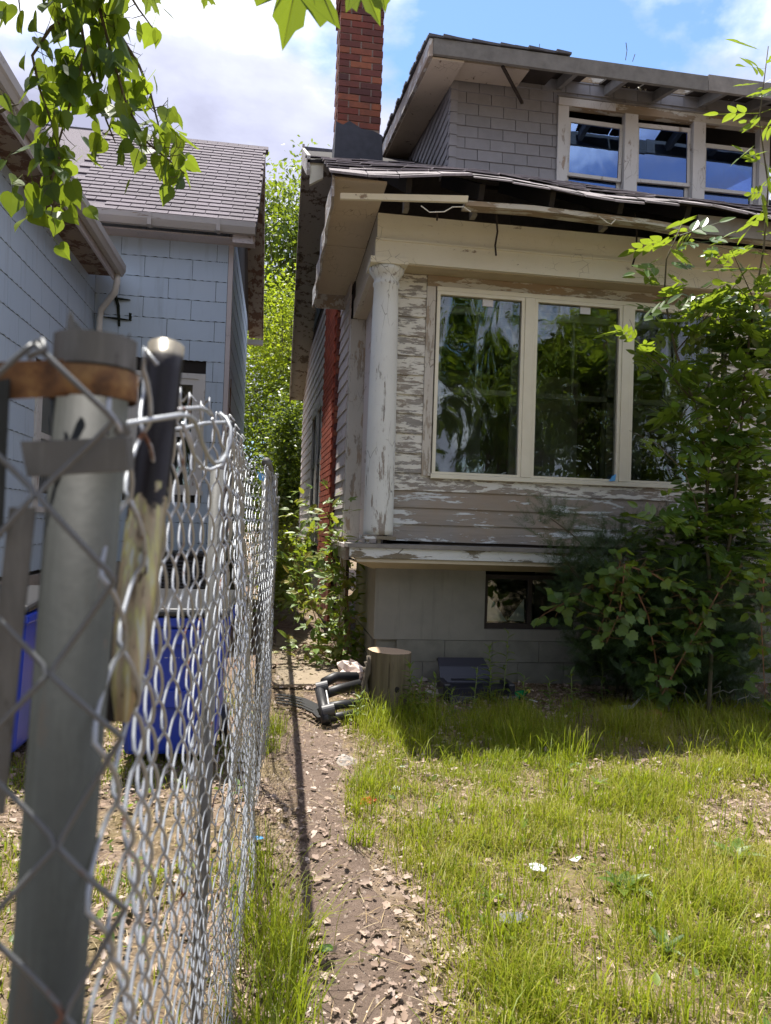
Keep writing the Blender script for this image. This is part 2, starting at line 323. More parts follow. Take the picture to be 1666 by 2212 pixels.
M['greenp'] = m_plastic('green_bottle', (.01, .16, .05), .15); M['yellowp'] = m_plastic('yellow_cap', (.5, .45, .05)); M['slate'] = m_plain('slate', (.12, .12, .13), .8); M['stone'] = m_plain('stone', (.30, .27, .24), .9, .35, 12, .6)
M['chrome'] = m_galv('bright_axle', (.6, .6, .6)); M['bag'] = m_plain('dirty_bag', (.60, .50, .44), .5, .25, 9, .4)
def m_stump():
    t = NT('debarked_stump'); p = t.pos(); c = t.mix(t.noise(t.pos((1, 1, .07)), 34, 6, .6, .4), (.05, .04, .026), (.22, .185, .115)); c = t.mix(t.ramp(t.noise(t.pos((1, 1, .12)), 14, 4), [(.62, 0), (.66, .8)]), c, (.05, .04, .028))
    t.bsdf(c, .85, 0, t.bump(t.noise(t.pos((1, 1, .07)), 34, 6), .5, .006), .25); return t.m
M['stump'] = m_stump()
def m_rings():
    t = NT('sawn_face'); w = t.N('ShaderNodeTexWave'); w.wave_type = 'RINGS'; w.rings_direction = 'Z'; w.inputs['Scale'].default_value = 22; w.inputs['Distortion'].default_value = 2.5
    t.L(t.pos(obj=True), w.inputs[0]); c = t.mix(w.outputs[1], (.40, .28, .17), (.50, .38, .26)); t.bsdf(c, .8); return t.m
M['rings'] = m_rings(); M['bark'] = m_plain('bark', (.13, .11, .085), .95, .5, 14, 1.); M['twig'] = m_plain('twig_bark', (.10, .085, .055), .9, .3, 20, .3); M['greenstem'] = m_plain('green_stem', (.16, .20, .06), .7, .2, 20, .1)
M['redstem'] = m_plain('red_stem', (.22, .11, .06), .7, .2, 20, .1)
def m_ground():
    t = NT('soil_and_litter'); p = t.pos(); n = t.noise(p, 5, 9, .68); c = t.ramp(n, [(.3, (.07, .05, .035)), (.5, (.17, .12, .09)), (.7, (.29, .22, .175))])
    c = t.mix(t.ramp(t.noise(p, 42, 5, .7), [(.5, 0), (.62, .55)]), c, (.34, .27, .21)); c = t.mix(t.ramp(t.noise(p, 1.1, 4), [(.42, 0), (.6, .55)]), c, (.16, .13, .05))
    t.bsdf(c, .95, 0, t.bump(t.noise(p, 26, 8, .7), .9, .03), .15); return t.m
M['ground'] = m_ground()
def m_path():
    t = NT('trodden_earth'); p = t.pos(); c = t.mix(t.noise(p, 7, 8, .65), (.12, .087, .067), (.27, .20, .158)); c = t.mix(t.ramp(t.noise(p, 90, 4, .7), [(.6, 0), (.66, .7)]), c, (.10, .07, .055))
    t.bsdf(c, .95, 0, t.bump(t.noise(p, 38, 9, .75), 1., .03), .15); return t.m
M['path'] = m_path(); M['slab'] = m_plain('old_concrete_slab', (.23, .185, .13), .95, .45, 9, .8)
G1, G2, G3 = (.06, .115, .012), (.12, .175, .018), (.19, .215, .035)
M['grass'] = m_leaf('grass', [(.13, .18, .012), (.20, .245, .016), (.29, .29, .025), (.37, .31, .08), (.42, .34, .18)], .42, gloss=.2)
M['litter'] = m_leaf('dry_leaves', [(.42, .325, .27), (.18, .12, .09), (.52, .43, .37), (.12, .075, .05), (.44, .34, .27), (.27, .19, .14), (.40, .33, .29)], .08, rough=.8, gloss=.15)
M['crumb'] = m_leaf('soil_crumb', [(.07, .05, .04), (.20, .15, .12), (.30, .26, .22)], .0, rough=.95, gloss=.1)
M['straw'] = m_leaf('straw', [(.42, .33, .19), (.28, .19, .10), (.50, .42, .28)], .1, rough=.8, gloss=.15)
M['poplar'] = m_leaf('poplar_leaf', [(.035, .08, .025), (.06, .13, .022), (.11, .19, .02), (.19, .26, .02)], .45, True, .5, .35)
M['maple'] = m_leaf('maple_leaf', [(.07, .14, .015), (.10, .18, .018)], .5, True)
M['veinm'] = m_plain('leaf_vein', (.22, .28, .06), .6, .1, 20, 0)
M['ash'] = m_leaf('ash_leaf', [(.045, .10, .02), (.06, .13, .02), (.09, .18, .02), (.14, .23, .022)], .42, True, .33, .8); M['ash_bulk'] = m_leaf('ash_foliage', [(.04, .09, .02), (.06, .13, .02), (.09, .18, .02)], .42, False, .33, .8)
M['vine'] = m_leaf('creeper_leaf', [(.08, .16, .02), (.12, .20, .025), (.17, .24, .04), (.30, .22, .05)], .35, True, .45)
M['grape'] = m_leaf('grape_leaf', [(.05, .11, .02), (.08, .15, .022), (.13, .20, .03)], .4, True, .5)
M['yew'] = m_leaf('yew_needles', [(.018, .042, .014), (.03, .066, .018), (.05, .095, .022)], .12, False, .5, .4)
M['weed'] = m_leaf('weed_leaf', [(.06, .12, .02), (.10, .17, .025), (.15, .21, .03)], .4, True)
M['lowweed'] = m_leaf('low_weeds', [(.06, .13, .02), (.10, .18, .025), (.16, .22, .03)], .4)
M['tree_y'] = m_leaf('bright_crown', [(.13, .20, .012), (.20, .27, .014), (.30, .33, .016)], .5)
M['tree_g'] = m_leaf('green_crown', [(.035, .085, .015), (.06, .125, .018), (.10, .17, .02)], .42)
M['tree_d'] = m_leaf('dark_crown', [(.025, .06, .012), (.045, .09, .015), (.07, .12, .02)], .35)
# ================================================================== the setting: ground, path, slabs
def gz(x, y):
    return .018*math.sin(x*2.1+.7)*math.cos(y*1.6)+.010*math.sin(x*5.3+y*4.1)+.006*math.sin(x*11.+1.3*y)
def build_ground():
    xs = np.concatenate([[-900, -300, -100, -40, -18, -9, -6], np.arange(-4, 6.01, .16), [7, 9, 14, 24, 50, 120, 320, 900]])
    ys = np.concatenate([[-900, -300, -100, -40, -18, -8, -3], np.arange(-1, 11.01, .16), [12, 14, 18, 24, 34, 60, 130, 320, 900]])
    v = [(x, y, gz(x, y) if -4 <= x <= 6 and -1 <= y <= 11 else 0) for y in ys for x in xs]; n = len(xs)
    f = [(j*n+i, j*n+i+1, (j+1)*n+i+1, (j+1)*n+i) for j in range(len(ys)-1) for i in range(n-1)]
    b = MB(); b.add(v, f); tag(b.build('ground', M['ground'], smooth=True), kind='structure')
    b = MB(); ny = 60                                                     # trodden path beside the fence
    rows = []
    for j in range(ny+1):
        y = .6+j*(6.3-.6)/ny; c = .30+.05*math.sin(y*1.3); w = .17+.05*math.sin(y*2.7+1)+.03*math.sin(y*6)+.02*math.sin(y*17)
        rows.append([(c+(k/6-.5)*2*w, y, gz(c+(k/6-.5)*2*w, y)+.007*(1 if 0 < k < 6 else -1)) for k in range(7)])
    vs = [p for r in rows for p in r]; b.add(vs, [(j*7+k, j*7+k+1, (j+1)*7+k+1, (j+1)*7+k) for j in range(ny) for k in range(6)])
    tag(b.build('path', M['path'], smooth=True), kind='structure')
    sp = thing('side_walkway', None, None, (.35, 6.9, 0)); tag(sp, kind='structure')
    for (x0, x1, y0, y1, z, a) in ((.02, .62, 6.35, 7.25, .03, .01), (.0, .66, 7.3, 8.3, .035, -.015), (.03, .64, 8.36, 9.5, .04, .012)):
        q = MB(); j = lambda: random.uniform(-.04, .04)
        poly = [(x0+j(), y0+j(), z-.02), ((x0+x1)/2, y0+j(), z-.02), (x1+j(), y0+j(), z-.02+a), (x1+j(), (y0+y1)/2, z-.02+a), (x1+j(), y1+j(), z-.02+a), ((x0+x1)/2, y1+j(), z-.02), (x0+j(), y1+j(), z-.02)]
        q.prism(poly, (0, 0, .035)); q.build('slab', M['slab'], sp, bevel=.008)
build_ground()

# ================================================================== the abandoned house
YW, YF, YE, YD = 6.58, 6.33, 5.75, 7.4                       # front wall, frieze, front eave, dormer wall
H = thing('abandoned_house', 'abandoned house with peeling paint, glazed porch, grey shingled dormer and broken eaves', 'house', (.9, YW, 0))
XR = 6.6
def sx(Y): return .74-.0346*(Y-8.2)                          # the side wall runs slightly out towards the back
def slope(Y, X=2.): return 4.2+.53*(Y-YE)+.035*math.sin((X-.4)*1.15)-.03*math.sin(X*3.1)*max(0, 1-(Y-YE))
YR = 10.8; ZR = slope(YR)
def house():
    # foundation
    F = MB().box(.89, 1.905, YW, 8.2, .40, 1.04).build('foundation', M['concrete'], H)
    q = MB(); q.box(1.905, 2.78, YW, YW+.2, .40, .50); q.build('basement_sill', M['concrete'], F)
    MB().box(2.78, XR, YW, 8.2, .40, 1.04).build('foundation', M['concrete'], H)
    MB().box(.92, XR, YW+.03, 8.2, -.1, .40).build('footing', M['block'], H)
    bm = MB().box(0, .441, 0, .05, 0, .193).mesh('block', M['block'])
    for r in range(2):
        for k in range(7): place('block', bm, F, (.90+k*.445+(.2 if r else 0), YW+.004+random.uniform(-.004, .004), .006+r*.197))
    sm = MB().box(0, .05, 0, .43, 0, .185).mesh('side_block', M['block'])
    for r in range(2):
        for k in range(3): place('block', sm, F, (.888, YW+.06+k*.44+.1*r, .006+r*.197))
    # basement window
    w = MB(); x0, x1, z0, z1 = 1.905, 2.78, .50, 1.0
    for a in ((x0, x1, z0, z0+.05), (x0, x1, z1-.04, z1), (x0, x0+.04, z0+.05, z1-.04), (x1-.04, x1, z0+.05, z1-.04), (2.33, 2.37, z0+.05, z1-.04)): w.box(a[0], a[1], YW+.05, YW+.10, a[2], a[3])
    bw = w.build('basement_window', M['rafter'], H); tag(bw, 'dark wooden basement window with a cracked pane')
    MB().box(x0+.041, x1-.041, YW+.075, YW+.079, z0+.051, z1-.041).build('pane', M['glass_dim'], bw)
    for pl in ([(1.95, .56), (1.98, .78), (2.03, .74), (2.16, .56)], [(2.17, .57), (2.32, .77), (2.33, .56)]):
        MB().prism([(x, YW+.13, z) for x, z in pl], (0, .004, 0)).build('light_shard', M['paper'], bw)  # pale flat shapes stand in for shards of light in the pane
    MB().box(1.7, XR, 7.7, 7.75, .0, 1.2).build('cellar_wall', M['dark'], H)
    # ledge, skirt
    L = MB().box(.60, XR, 6.27, YW+.02, 1.225, 1.258).build('porch_ledge', M['weathered'], H)
    MB().hexa([(.62, 6.30, 1.135), (XR, 6.30, 1.135), (XR, 6.33, 1.135), (.62, 6.33, 1.135), (.62, 6.295, 1.222), (XR, 6.295, 1.222), (XR, 6.33, 1.222), (.62, 6.33, 1.222)]).build('ledge_board', M['ledge'], L)
    MB().hexa([(.70, 6.31, 1.10), (XR, 6.31, 1.10), (XR, 6.34, 1.10), (.70, 6.34, 1.10), (.66, 6.318, 1.132), (XR, 6.318, 1.132), (XR, 6.36, 1.132), (.66, 6.36, 1.132)]).build('ledge_mould', M['skirt'], L)
    MB().hexa([(.88, YW-.01, 1.035), (XR, YW-.01, 1.035), (XR, YW+.02, 1.035), (.88, YW+.02, 1.035), (.70, 6.335, 1.105), (XR, 6.335, 1.105), (XR, 6.37, 1.12), (.72, 6.37, 1.12)]).build('skirt_board', M['skirt'], H)
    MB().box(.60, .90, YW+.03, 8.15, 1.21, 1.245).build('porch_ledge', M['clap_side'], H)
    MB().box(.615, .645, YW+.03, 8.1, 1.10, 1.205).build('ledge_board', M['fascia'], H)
    MB().hexa([(.86, 6.6, 1.03), (.89, 6.6, 1.03), (.89, 8.1, 1.03), (.86, 8.1, 1.03), (.65, 6.4, 1.105), (.69, 6.4, 1.105), (.69, 8.1, 1.105), (.65, 8.1, 1.105)]).build('skirt_board', M['skirt'], H)
    MB().box(.70, .76, 8.05, 8.12, -.02, 1.09).build('prop_board', M['clap_side'], H)
    # porch front boarding: each clapboard its own piece
    def clap(x0, x1, z, e, mat, dy=0.):
        a = random.uniform(-.003, .003); b = random.uniform(-.004, .004)
        n = max(2, int((x1-x0)/.35)); bot, top = [], []
        for k in range(n+1):
            x = x0+(x1-x0)*k/n; w = random.uniform(-.004, .003); bot.append((x, z+w+a)); top.append((x, z+e+.012+b))
        q = MB(); V = []
        for (x, zz), (_, zt) in zip(bot, top): V += [(x, YW-.026+dy, zz), (x, YW-.006, zz), (x, YW-.006+.004, zt), (x, YW-.010+dy*.2, zt)]
        Fc = []
        for k in range(n):
            o = k*4; p = o+4
            Fc += [(o, p, p+3, o+3), (o, o+1, p+1, p), (o+1, o+2, p+2, p+1), (o+2, o+3, p+3, p+2)]
        Fc += [(0, 3, 2, 1), (n*4, n*4+1, n*4+2, n*4+3)]
        q.add(V, Fc).build('clapboard', mat, H)
    e = .176
    for k in range(10):
        z = 1.905+k*e
        clap(.98, 1.268, z, e, M['clap'])
        clap(4.235, XR, z, e, M['clap'])
    for k in range(4):
        z = 1.285+k*.153; mt = M['clap'] if k == 3 else M['clap_low']
        clap(.98, 2.9+random.uniform(-.3, .5), z, .153, mt) if k % 2 == 0 else None
        if k % 2 == 0: clap(3.5, XR, z, .153, mt)
        else: clap(.98, XR, z, .153, mt)
        if k % 2 == 0: clap(2.6, 3.6, z+.001, .153, mt, .003)
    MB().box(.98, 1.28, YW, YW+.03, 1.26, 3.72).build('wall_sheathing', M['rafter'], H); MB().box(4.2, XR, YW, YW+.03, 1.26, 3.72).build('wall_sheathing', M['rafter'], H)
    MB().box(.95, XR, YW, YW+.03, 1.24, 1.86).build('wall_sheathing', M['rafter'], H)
    MB().box(.95, XR, YW-.02, YW-.004, 3.635, 3.73).build('head_board', M['clap'], H)
    # porch windows
    MB().box(1.27, 1.352, YW-.03, YW+.02, 1.88, 3.60).build('window_casing', M['trim_old'], H)
    MB().box(1.27, 4.22, YW-.032, YW+.02, 3.601, 3.70).build('window_head', M['trim_oldx'], H)
    for k, (x0, x1) in enumerate(((1.393, 2.16), (2.316, 3.114), (3.267, 4.06))):
        fr = MB(); yo, yi = YW-.045, YW+.02
        fr.box(x0-.03, x0, yo, yi, 1.90, 3.56); fr.box(x1, x1+.03, yo, yi, 1.90, 3.56); fr.box(x0, x1, yo, yi, 3.53, 3.56); fr.box(x0, x1, yo, yi, 1.90, 1.92)
        wn = fr.build('window', M['trim_new'], H)
        MB().box(x0, x1, YW-.012, YW-.006, 1.921, 3.529).build('pane', M['glass'], wn)
        s = MB(); yb = YW+.07
        for a in ((x0-.02, x1+.02, 2.66, 2.71), (x0-.02, x1+.02, 3.40, 3.47), (x0-.02, x0+.05, 1.9, 3.6), (x1-.05, x1+.02, 1.9, 3.6), ((x0+x1)/2-.012, (x0+x1)/2+.012, 2.715, 3.395)): s.box(a[0], a[1], yb, yb+.035, a[2], a[3])
        ss = s.build('inner_sash', M['weathered'], wn)
        MB().box(x0+.4+.02*k, x0+.50+.02*k, YW-.0165, YW-.0125, 3.46, 3.525).build('sticker', M['paper'], wn)
    MB().box(1.353, 4.09+.03, YW-.050, YW+.02, 1.858, 1.898).build('window_sill', M['trim_new'], H, bevel=.004)
    for x0, x1 in ((2.192, 2.284), (3.146, 3.235), (4.092, 4.15)): MB().box(x0, x1, YW-.052, YW+.02, 1.90, 3.56).build('mullion', M['trim_new'], H, bevel=.004)
    MB().box(1.36, 4.15, YW-.047, YW+.02, 3.562, 3.60).build('window_head', M['trim_new'], H)
    MB().prism([(3.05, YW-.06, 1.90), (3.10, YW-.07, 1.905), (3.115, YW-.055, 1.97), (3.08, YW-.06, 1.95)], (.0, .02, 0)).build('blue_rag', M['bluep'], H)
    # porch interior
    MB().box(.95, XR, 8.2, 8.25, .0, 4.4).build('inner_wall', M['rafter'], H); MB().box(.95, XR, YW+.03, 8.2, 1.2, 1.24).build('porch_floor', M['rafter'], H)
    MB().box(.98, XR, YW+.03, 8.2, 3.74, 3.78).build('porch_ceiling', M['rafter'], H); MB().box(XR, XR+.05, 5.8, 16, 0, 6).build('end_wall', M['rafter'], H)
    for x in (1.75, 2.9, 3.7): MB().box(x, x+.5, 8.15, 8.19, 1.3, 3.2).build('inner_door', M['weathered'], H)
    # porch side wall and pilaster
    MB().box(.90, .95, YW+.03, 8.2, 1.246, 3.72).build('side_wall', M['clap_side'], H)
    MB().box(.73, .905, 8.14, 8.24, 1.246, 3.70).build('pilaster', M['trim_old'], H, bevel=.006)
    # column
    c = MB(); prof = [(.132, 0), (.132, .05), (.130, .4), (.128, .8), (.122, 1.4), (.114, 2.0), (.108, 2.18), (.118, 2.195), (.118, 2.215), (.108, 2.23), (.112, 2.26), (.132, 2.285), (.152, 2.315), (.158, 2.345)]
    co = c.lathe(prof, (.88, 6.45, 1.335), 28).build('column', M['column'], H, (.88, 6.45, 1.335), smooth=True)
    MB().box(.715, 1.045, 6.285, 6.60, 3.681, 3.738).build('capital', M['frieze'], co, bevel=.004)
    MB().hexa([(.73, 6.31, 1.30), (1.02, 6.31, 1.293), (1.02, 6.57, 1.293), (.73, 6.57, 1.30), (.73, 6.31, 1.330), (1.02, 6.31, 1.323), (1.02, 6.57, 1.323), (.73, 6.57, 1.330)]).build('plinth', M['ledge'], co)
    for x in (.76, .86): MB().box(x, x+.03, 6.33, 6.42, 1.259, 1.2925).build('shim', M['ledge'], co)
    # entablature
    fz = MB().box(.772, XR, YF, YF+.03, 3.906, 4.13).build('frieze', M['frieze'], H); MB().box(.757, XR, YF-.018, YF+.03, 3.705, 3.90).build('architrave', M['frieze'], H)
    MB().box(.757, XR, YF-.028, YF-.0185, 3.885, 3.903).build('moulding', M['frieze'], H)
    MB().box(1.05, XR, YF+.031, YW-.034, 3.70, 3.735).build('beam_underside', M['skirt'], H)
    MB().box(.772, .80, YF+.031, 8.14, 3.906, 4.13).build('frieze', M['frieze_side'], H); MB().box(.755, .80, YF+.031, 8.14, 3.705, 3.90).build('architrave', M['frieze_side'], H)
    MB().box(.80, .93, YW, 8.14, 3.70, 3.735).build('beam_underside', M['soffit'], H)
    # side soffit of the porch, broken here and there
    ys = [5.79, 6.5, 7.2, 7.9, 8.75]
    for k in range(4): MB().box(.355, .77, ys[k]+.004, ys[k+1]-.004, 4.135+.004*(k % 2), 4.155+.004*(k % 2)).build('soffit_panel', M['soffit'], H)
    fa = MB(); n = 14
    for k in range(n):
        y0 = 5.77+3.0*k/n; y1 = 5.77+3.0*(k+1)/n; w = .012*math.sin(k*1.7); w1 = .012*math.sin((k+1)*1.7)
        fa.hexa([(.33+w, y0, 3.985+w), (.352+w, y0, 3.985+w), (.352+w1, y1, 3.985+w1), (.33+w1, y1, 3.985+w1), (.33+w, y0, 4.18), (.352+w, y0, 4.18), (.352+w1, y1, 4.18), (.33+w1, y1, 4.18)])
    fa.build('fascia', M['fascia'], H)
    MB().box(.36, .77, 8.76, 8.79, 3.98, 4.4).build('soffit_end', M['fascia'], H)
    # front eave: open, dark, with hanging boards
    for k in range(10):
        x = .95+k*.6; MB().beam((x, YE+.05, slope(YE+.05)-.115), (x, 7.3, slope(7.3)-.115), .045, .12).build('rafter', M['dark'], H)  # near-black colour puts the shade of the eave gap into the rafters
        
        if k in (0, 1, 3, 5): MB().box(x+.03, x+.075, YF-.12, YF-.02, 4.135, 4.26).build('lookout_block', M['weathered'], H)
    q = MB(); q.hexa([(.40, YE+.02, 3.972), (1.43, YE+.03, 4.048), (1.43, YE+.06, 4.048), (.40, YE+.05, 3.972), (.40, YE+.0, 4.008), (1.43, YE+.01, 4.092), (1.43, YE+.05, 4.092), (.40, YE+.04, 4.008)]); q.build('eave_board', M['frieze'], H)
    q = MB(); pts = [(1.42, 4.06), (2.0, 4.075), (2.6, 4.06), (3.0, 4.055), (3.42, 4.025), (XR, 3.98)]
    for (xa, za), (xb, zb) in zip(pts, pts[1:]): q.hexa([(xa, YE+.07, za-.022), (xb, YE+.07, zb-.022), (xb, YE+.2, zb-.018), (xa, YE+.2, za-.018), (xa, YE+.07, za+.018), (xb, YE+.07, zb+.018), (xb, YE+.2, zb+.015), (xa, YE+.2, za+.015)])
    q.build('eave_board', M['trim_oldx'], H)
    MB().box(3.45, XR, YE+.06, YE+.09, 3.99, 4.15).build('eave_board', M['weathered'], H)
    for pts in ([(1.05, 3.985), (1.12, 3.94), (1.24, 3.955), (1.30, 3.995)], [(1.30, 4.0), (1.40, 4.01), (1.46, 3.975)], [(2.55, 4.045), (2.62, 4.0), (2.66, 3.985), (2.70, 4.03)]):
        MB().tube([(x, YE+.04, z) for x, z in pts], .008, 5, flat=.4).build('loose_strip', M['frieze'], H)
    def hang(px, pts): MB().tube([onY(x, y, 6.2) for x, y in pts], .009, 5).build('hanging_cord', M['rafter'], H)
    hang(0, [(1072, 462), (1075, 500), (1070, 530), (1072, 552)]); hang(0, [(1372, 462), (1376, 500), (1375, 545), (1366, 575)]); hang(0, [(942, 455), (945, 465), (944, 476)])
    # porch roof deck and shingles
    def roof_pt(x, y, d=0.): return (x, y, slope(y, x)+d)
    def edge(Y): return .33 if Y < 7.3 else .17
    q = MB(); n = 26; ysr = [YE, 6.3, 7.3, 7.301, 8.5, 9.6, YR]
    for j in range(len(ysr)-1):
        for k in range(n):
            a0 = edge(ysr[j])+(XR-edge(ysr[j]))*k/n; a1 = edge(ysr[j])+(XR-edge(ysr[j]))*(k+1)/n
            p = [roof_pt(a0, ysr[j], -.03), roof_pt(a1, ysr[j], -.03), roof_pt(a1, ysr[j+1], -.03), roof_pt(a0, ysr[j+1], -.03)]
            q.hexa(p+[(x, y, z+.03) for x, y, z in p])
    rf = q.build('porch_roof', M['dark'], H)  # deck coloured near-black for the shade under the roof
    for j in range(9):
        y0 = YE-.035+j*.20; y1 = y0+.23; x = edge(y0+.1)-.02-(.15 if j % 2 else 0)
        while x < 5.4:
            w = random.uniform(.24, .34); xa, xb = max(x, edge(y0+.1)-.03), x+w-.008
            if xb-xa > .05:
                l = random.uniform(.004, .022); d = random.uniform(-.03, .012) if j == 0 else random.uniform(-.01, .006)
                a, b, c_, d_ = roof_pt(xa, y0+d, .012+l), roof_pt(xb, y0+d+random.uniform(-.01, .01), .012+l*random.uniform(.5, 1.3)), roof_pt(xb, y1, .004), roof_pt(xa, y1, .004)
                
                if j == 0: a = (a[0], a[1], a[2]-.035-random.uniform(0, .02)); b = (b[0], b[1], b[2]-.035-random.uniform(0, .02))
                th = random.uniform(.010, .022) if j == 0 else .008
                MB().hexa([a, b, c_, d_]+[(p[0], p[1], p[2]+(th if q_ < 2 else .008)) for q_, p in enumerate((a, b, c_, d_))]).build('shingle', M['rshingle'], rf)
            x += w
    # back slope with rake soffit
    q = MB(); YB = 15.9; zb = ZR-.53*(YB-YR)
    q.hexa([(.17, YR, ZR-.12), (XR, YR, ZR-.12), (XR, YB, zb-.12), (.17, YB, zb-.12), (.17, YR, ZR+.02), (XR, YR, ZR+.02), (XR, YB, zb+.02), (.17, YB, zb+.02)]); q.build('back_roof', M['ridge'], H)
    q = MB(); q.hexa([(.20, YR-.3, ZR-.30), (.70, YR-.3, ZR-.30), (.47, YB, zb-.15), (.20, YB, zb-.15), (.20, YR-.3, ZR-.28), (.70, YR-.3, ZR-.28), (.47, YB, zb-.125), (.20, YB, zb-.125)]); q.build('rake_soffit', M['soffit_dark'], H)
    q = MB(); q.hexa([(.165, YR-.3, ZR-.30), (.198, YR-.3, ZR-.30), (.198, YB, zb-.20), (.165, YB, zb-.20), (.165, YR-.3, ZR-.1), (.198, YR-.3, ZR-.1), (.198, YB, zb+.03), (.165, YB, zb+.03)]); q.build('rake_board', M['soffit_dark'], H)
    q = MB(); q.hexa([(.165, 7.3, slope(7.3)-.2), (.198, 7.3, slope(7.3)-.2), (.198, YR, ZR-.25), (.165, YR, ZR-.25), (.165, 7.3, slope(7.3)-.0), (.198, 7.3, slope(7.3)-.0), (.198, YR, ZR), (.165, YR, ZR)]); q.build('rake_board', M['fascia'], H)
    q = MB(); q.prism([(.20, 7.32, slope(7.3)-.28), (.33, 7.32, slope(7.3)-.2), (.33, 7.32, slope(7.3)-.04), (.20, 7.32, slope(7.3)-.02)], (0, .05, 0)); q.build('rake_return', M['trim_new'], H)
    # side (gable) wall
    y1, y2 = 8.2, 15.85
    def wall(ya, yb, za, zb_, off, name, mat, parent=H):
        xa, xb = sx(ya)-off, sx(yb)-off
        return MB().hexa([(xa, ya, za), (xa+.03, ya, za), (xb+.03, yb, za), (xb, yb, za), (xa, ya, zb_), (xa+.03, ya, zb_), (xb+.03, yb, zb_), (xb, yb, zb_)]).build(name, mat, parent)
    q = MB(); a, b = sx(y1), sx(y2); q.prism([(a+.02, y1, .3), (b+.02, y2, .3), (b+.02, y2, zb-.1), (sx(YR)+.02, YR, ZR-.15), (a+.02, y1, slope(y1)-.15)], (.05, 0, 0)); sw = q.build('gable_wall', M['rafter'], H)
    def sclap(ya, yb, z, e):
        xa, xb = sx(ya), sx(yb); w = random.uniform(-.004, .004)
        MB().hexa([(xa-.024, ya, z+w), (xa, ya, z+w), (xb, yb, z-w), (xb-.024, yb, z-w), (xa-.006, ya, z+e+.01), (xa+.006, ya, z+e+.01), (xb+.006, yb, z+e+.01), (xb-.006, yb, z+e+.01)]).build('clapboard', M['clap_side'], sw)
    e = .16
    for k in range(26):
        z = 1.12+k*e
        if z < 4.75:
            sclap(8.26, 9.14, z, e); top = z > 3.15
            if z+e < 1.55 or z > 3.2: sclap(10.6, y2, z, e)
            else: sclap(10.6, 10.95, z, e); sclap(12.9, y2, z, e)
    gm = MB()
    for j in range(12):
        z = 5.0+j*.14
        ya = max(8.9, YE+(z+.35-4.2)/.53); yb = min(15.4, YR+(ZR-z-.3)/.53)
        if yb-ya < .4: continue
        n = int((yb-ya)/.3)+1
        for k in range(n):
            u0 = ya+(yb-ya)*k/n; u1 = ya+(yb-ya)*(k+1)/n-.01; o = random.uniform(.012, .024)
            MB().hexa([(sx(u0)-o, u0, z), (sx(u0), u0, z), (sx(u1), u1, z), (sx(u1)-o, u1, z), (sx(u0)-.004, u0, z+.15), (sx(u0)+.006, u0, z+.15), (sx(u1)+.006, u1, z+.15), (sx(u1)-.004, u1, z+.15)]).build('wall_shingle', M['gshingle'], sw)
    # side window
    for a, b in ((11.0, 11.85), (11.95, 12.85)):
        wd = wall(a, a+.1, 1.55, 3.2, .04, 'side_window', M['trim_old']); wall(b-.1, b, 1.55, 3.2, .04, 'jamb', M['trim_old'], wd); wall(a, b, 3.2, 3.32, .045, 'head', M['trim_old'], wd)
        wall(a, b, 1.48, 1.55, .07, 'sill', M['weathered'], wd); wall(a+.1, b-.1, 1.55, 3.2, .005, 'pane', M['glass_dim'], wd); wall(a+.1, b-.1, 2.35, 2.42, .03, 'meeting_rail', M['weathered'], wd)
    # red side chimney
    rc = wall(9.16, 10.56, .2, 4.6, .055, 'red_chimney', M['redmortar'])
    q = MB(); d = Vector((sx(10.56)-sx(9.16), 1.4, 0)).normalized()
    bm = MB().box(-.016, .0, 0, .215, 0, .064).mesh('red_brick', M['redbrick']); ang = math.atan2(-d.x, d.y)
    k = 0; z = .95
    while z < 4.5:
        y = 9.17-(.11 if k % 2 else 0)
        while y < 10.5:
            yy = max(y, 9.165)
            if y >= 9.165: place('brick', bm, rc, (sx(yy)-.056, yy, z), (0, 0, ang))
            y += .232
        z += .0775*1; k += 1
    mbf = MB().box(0, .055, -.012, 0, 0, .064).mesh('brick_end', M['brick'])
    z = 1.2
    while z < 4.5: place('brick', mbf, rc, (sx(9.16)-.052, 9.158, z)); z += .0775
    # main roof chimney
    cx0, cx1, cy0, cy1 = .485, .968, 7.92, 8.42
    ch = MB().box(cx0+.012, cx1-.012, cy0+.012, cy1-.012, 5.0, 7.72).build('chimney', M['mortar'], H)
    bf = MB().box(0, .225, 0, .09, 0, .062).mesh('brick', M['brick']); bh = MB().box(0, .108, 0, .09, 0, .062).mesh('half_brick', M['brick']); bs = MB().box(0, .09, 0, .225, 0, .062).mesh('side_brick', M['brick'])
    z = 5.72; k = 0; tilt = 0
    while z < 7.66:
        o = -.03 if z > 7.14 else (-.015 if z > 7.08 else 0)
        x = cx0+o; first = True
        seq = [('f', .237), ('f', .237)] if k % 2 == 0 else [('h', .12), ('f', .237), ('h', .12)]
        for t_, w in seq:
            place('brick', bf if t_ == 'f' else bh, ch, (x+.002, cy0+o+random.uniform(-.003, .003), z+random.uniform(-.002, .002))); x += w+(.005 if not o else .02)
        y = cy0+.095+(0 if k % 2 else .11)+o
        while y < cy1-.1: place('brick', bs, ch, (cx0+o-random.uniform(0, .004), y, z)); y += .237
        z += .0735; k += 1
    q = MB(); q.prism([(cx0-.02, cy0-.03, slope(cy0)-.06), (cx1+.03, cy0-.03, slope(cy0)-.06), (cx1+.01, cy0-.012, 5.66), (.88, cy0-.012, 5.70), (.75, cy0-.012, 5.71), (.62, cy0-.012, 5.78), (.55, cy0-.012, 5.73), (cx0-.01, cy0-.012, 5.76)], (0, .03, 0))
    q.box(cx0-.012, cx0+.02, cy0+.02, cy1, 5.2, 5.72); q.build('tar_flashing', M['tar'], ch)
    # ---- dormer
    DX = 1.63; zt = 6.12
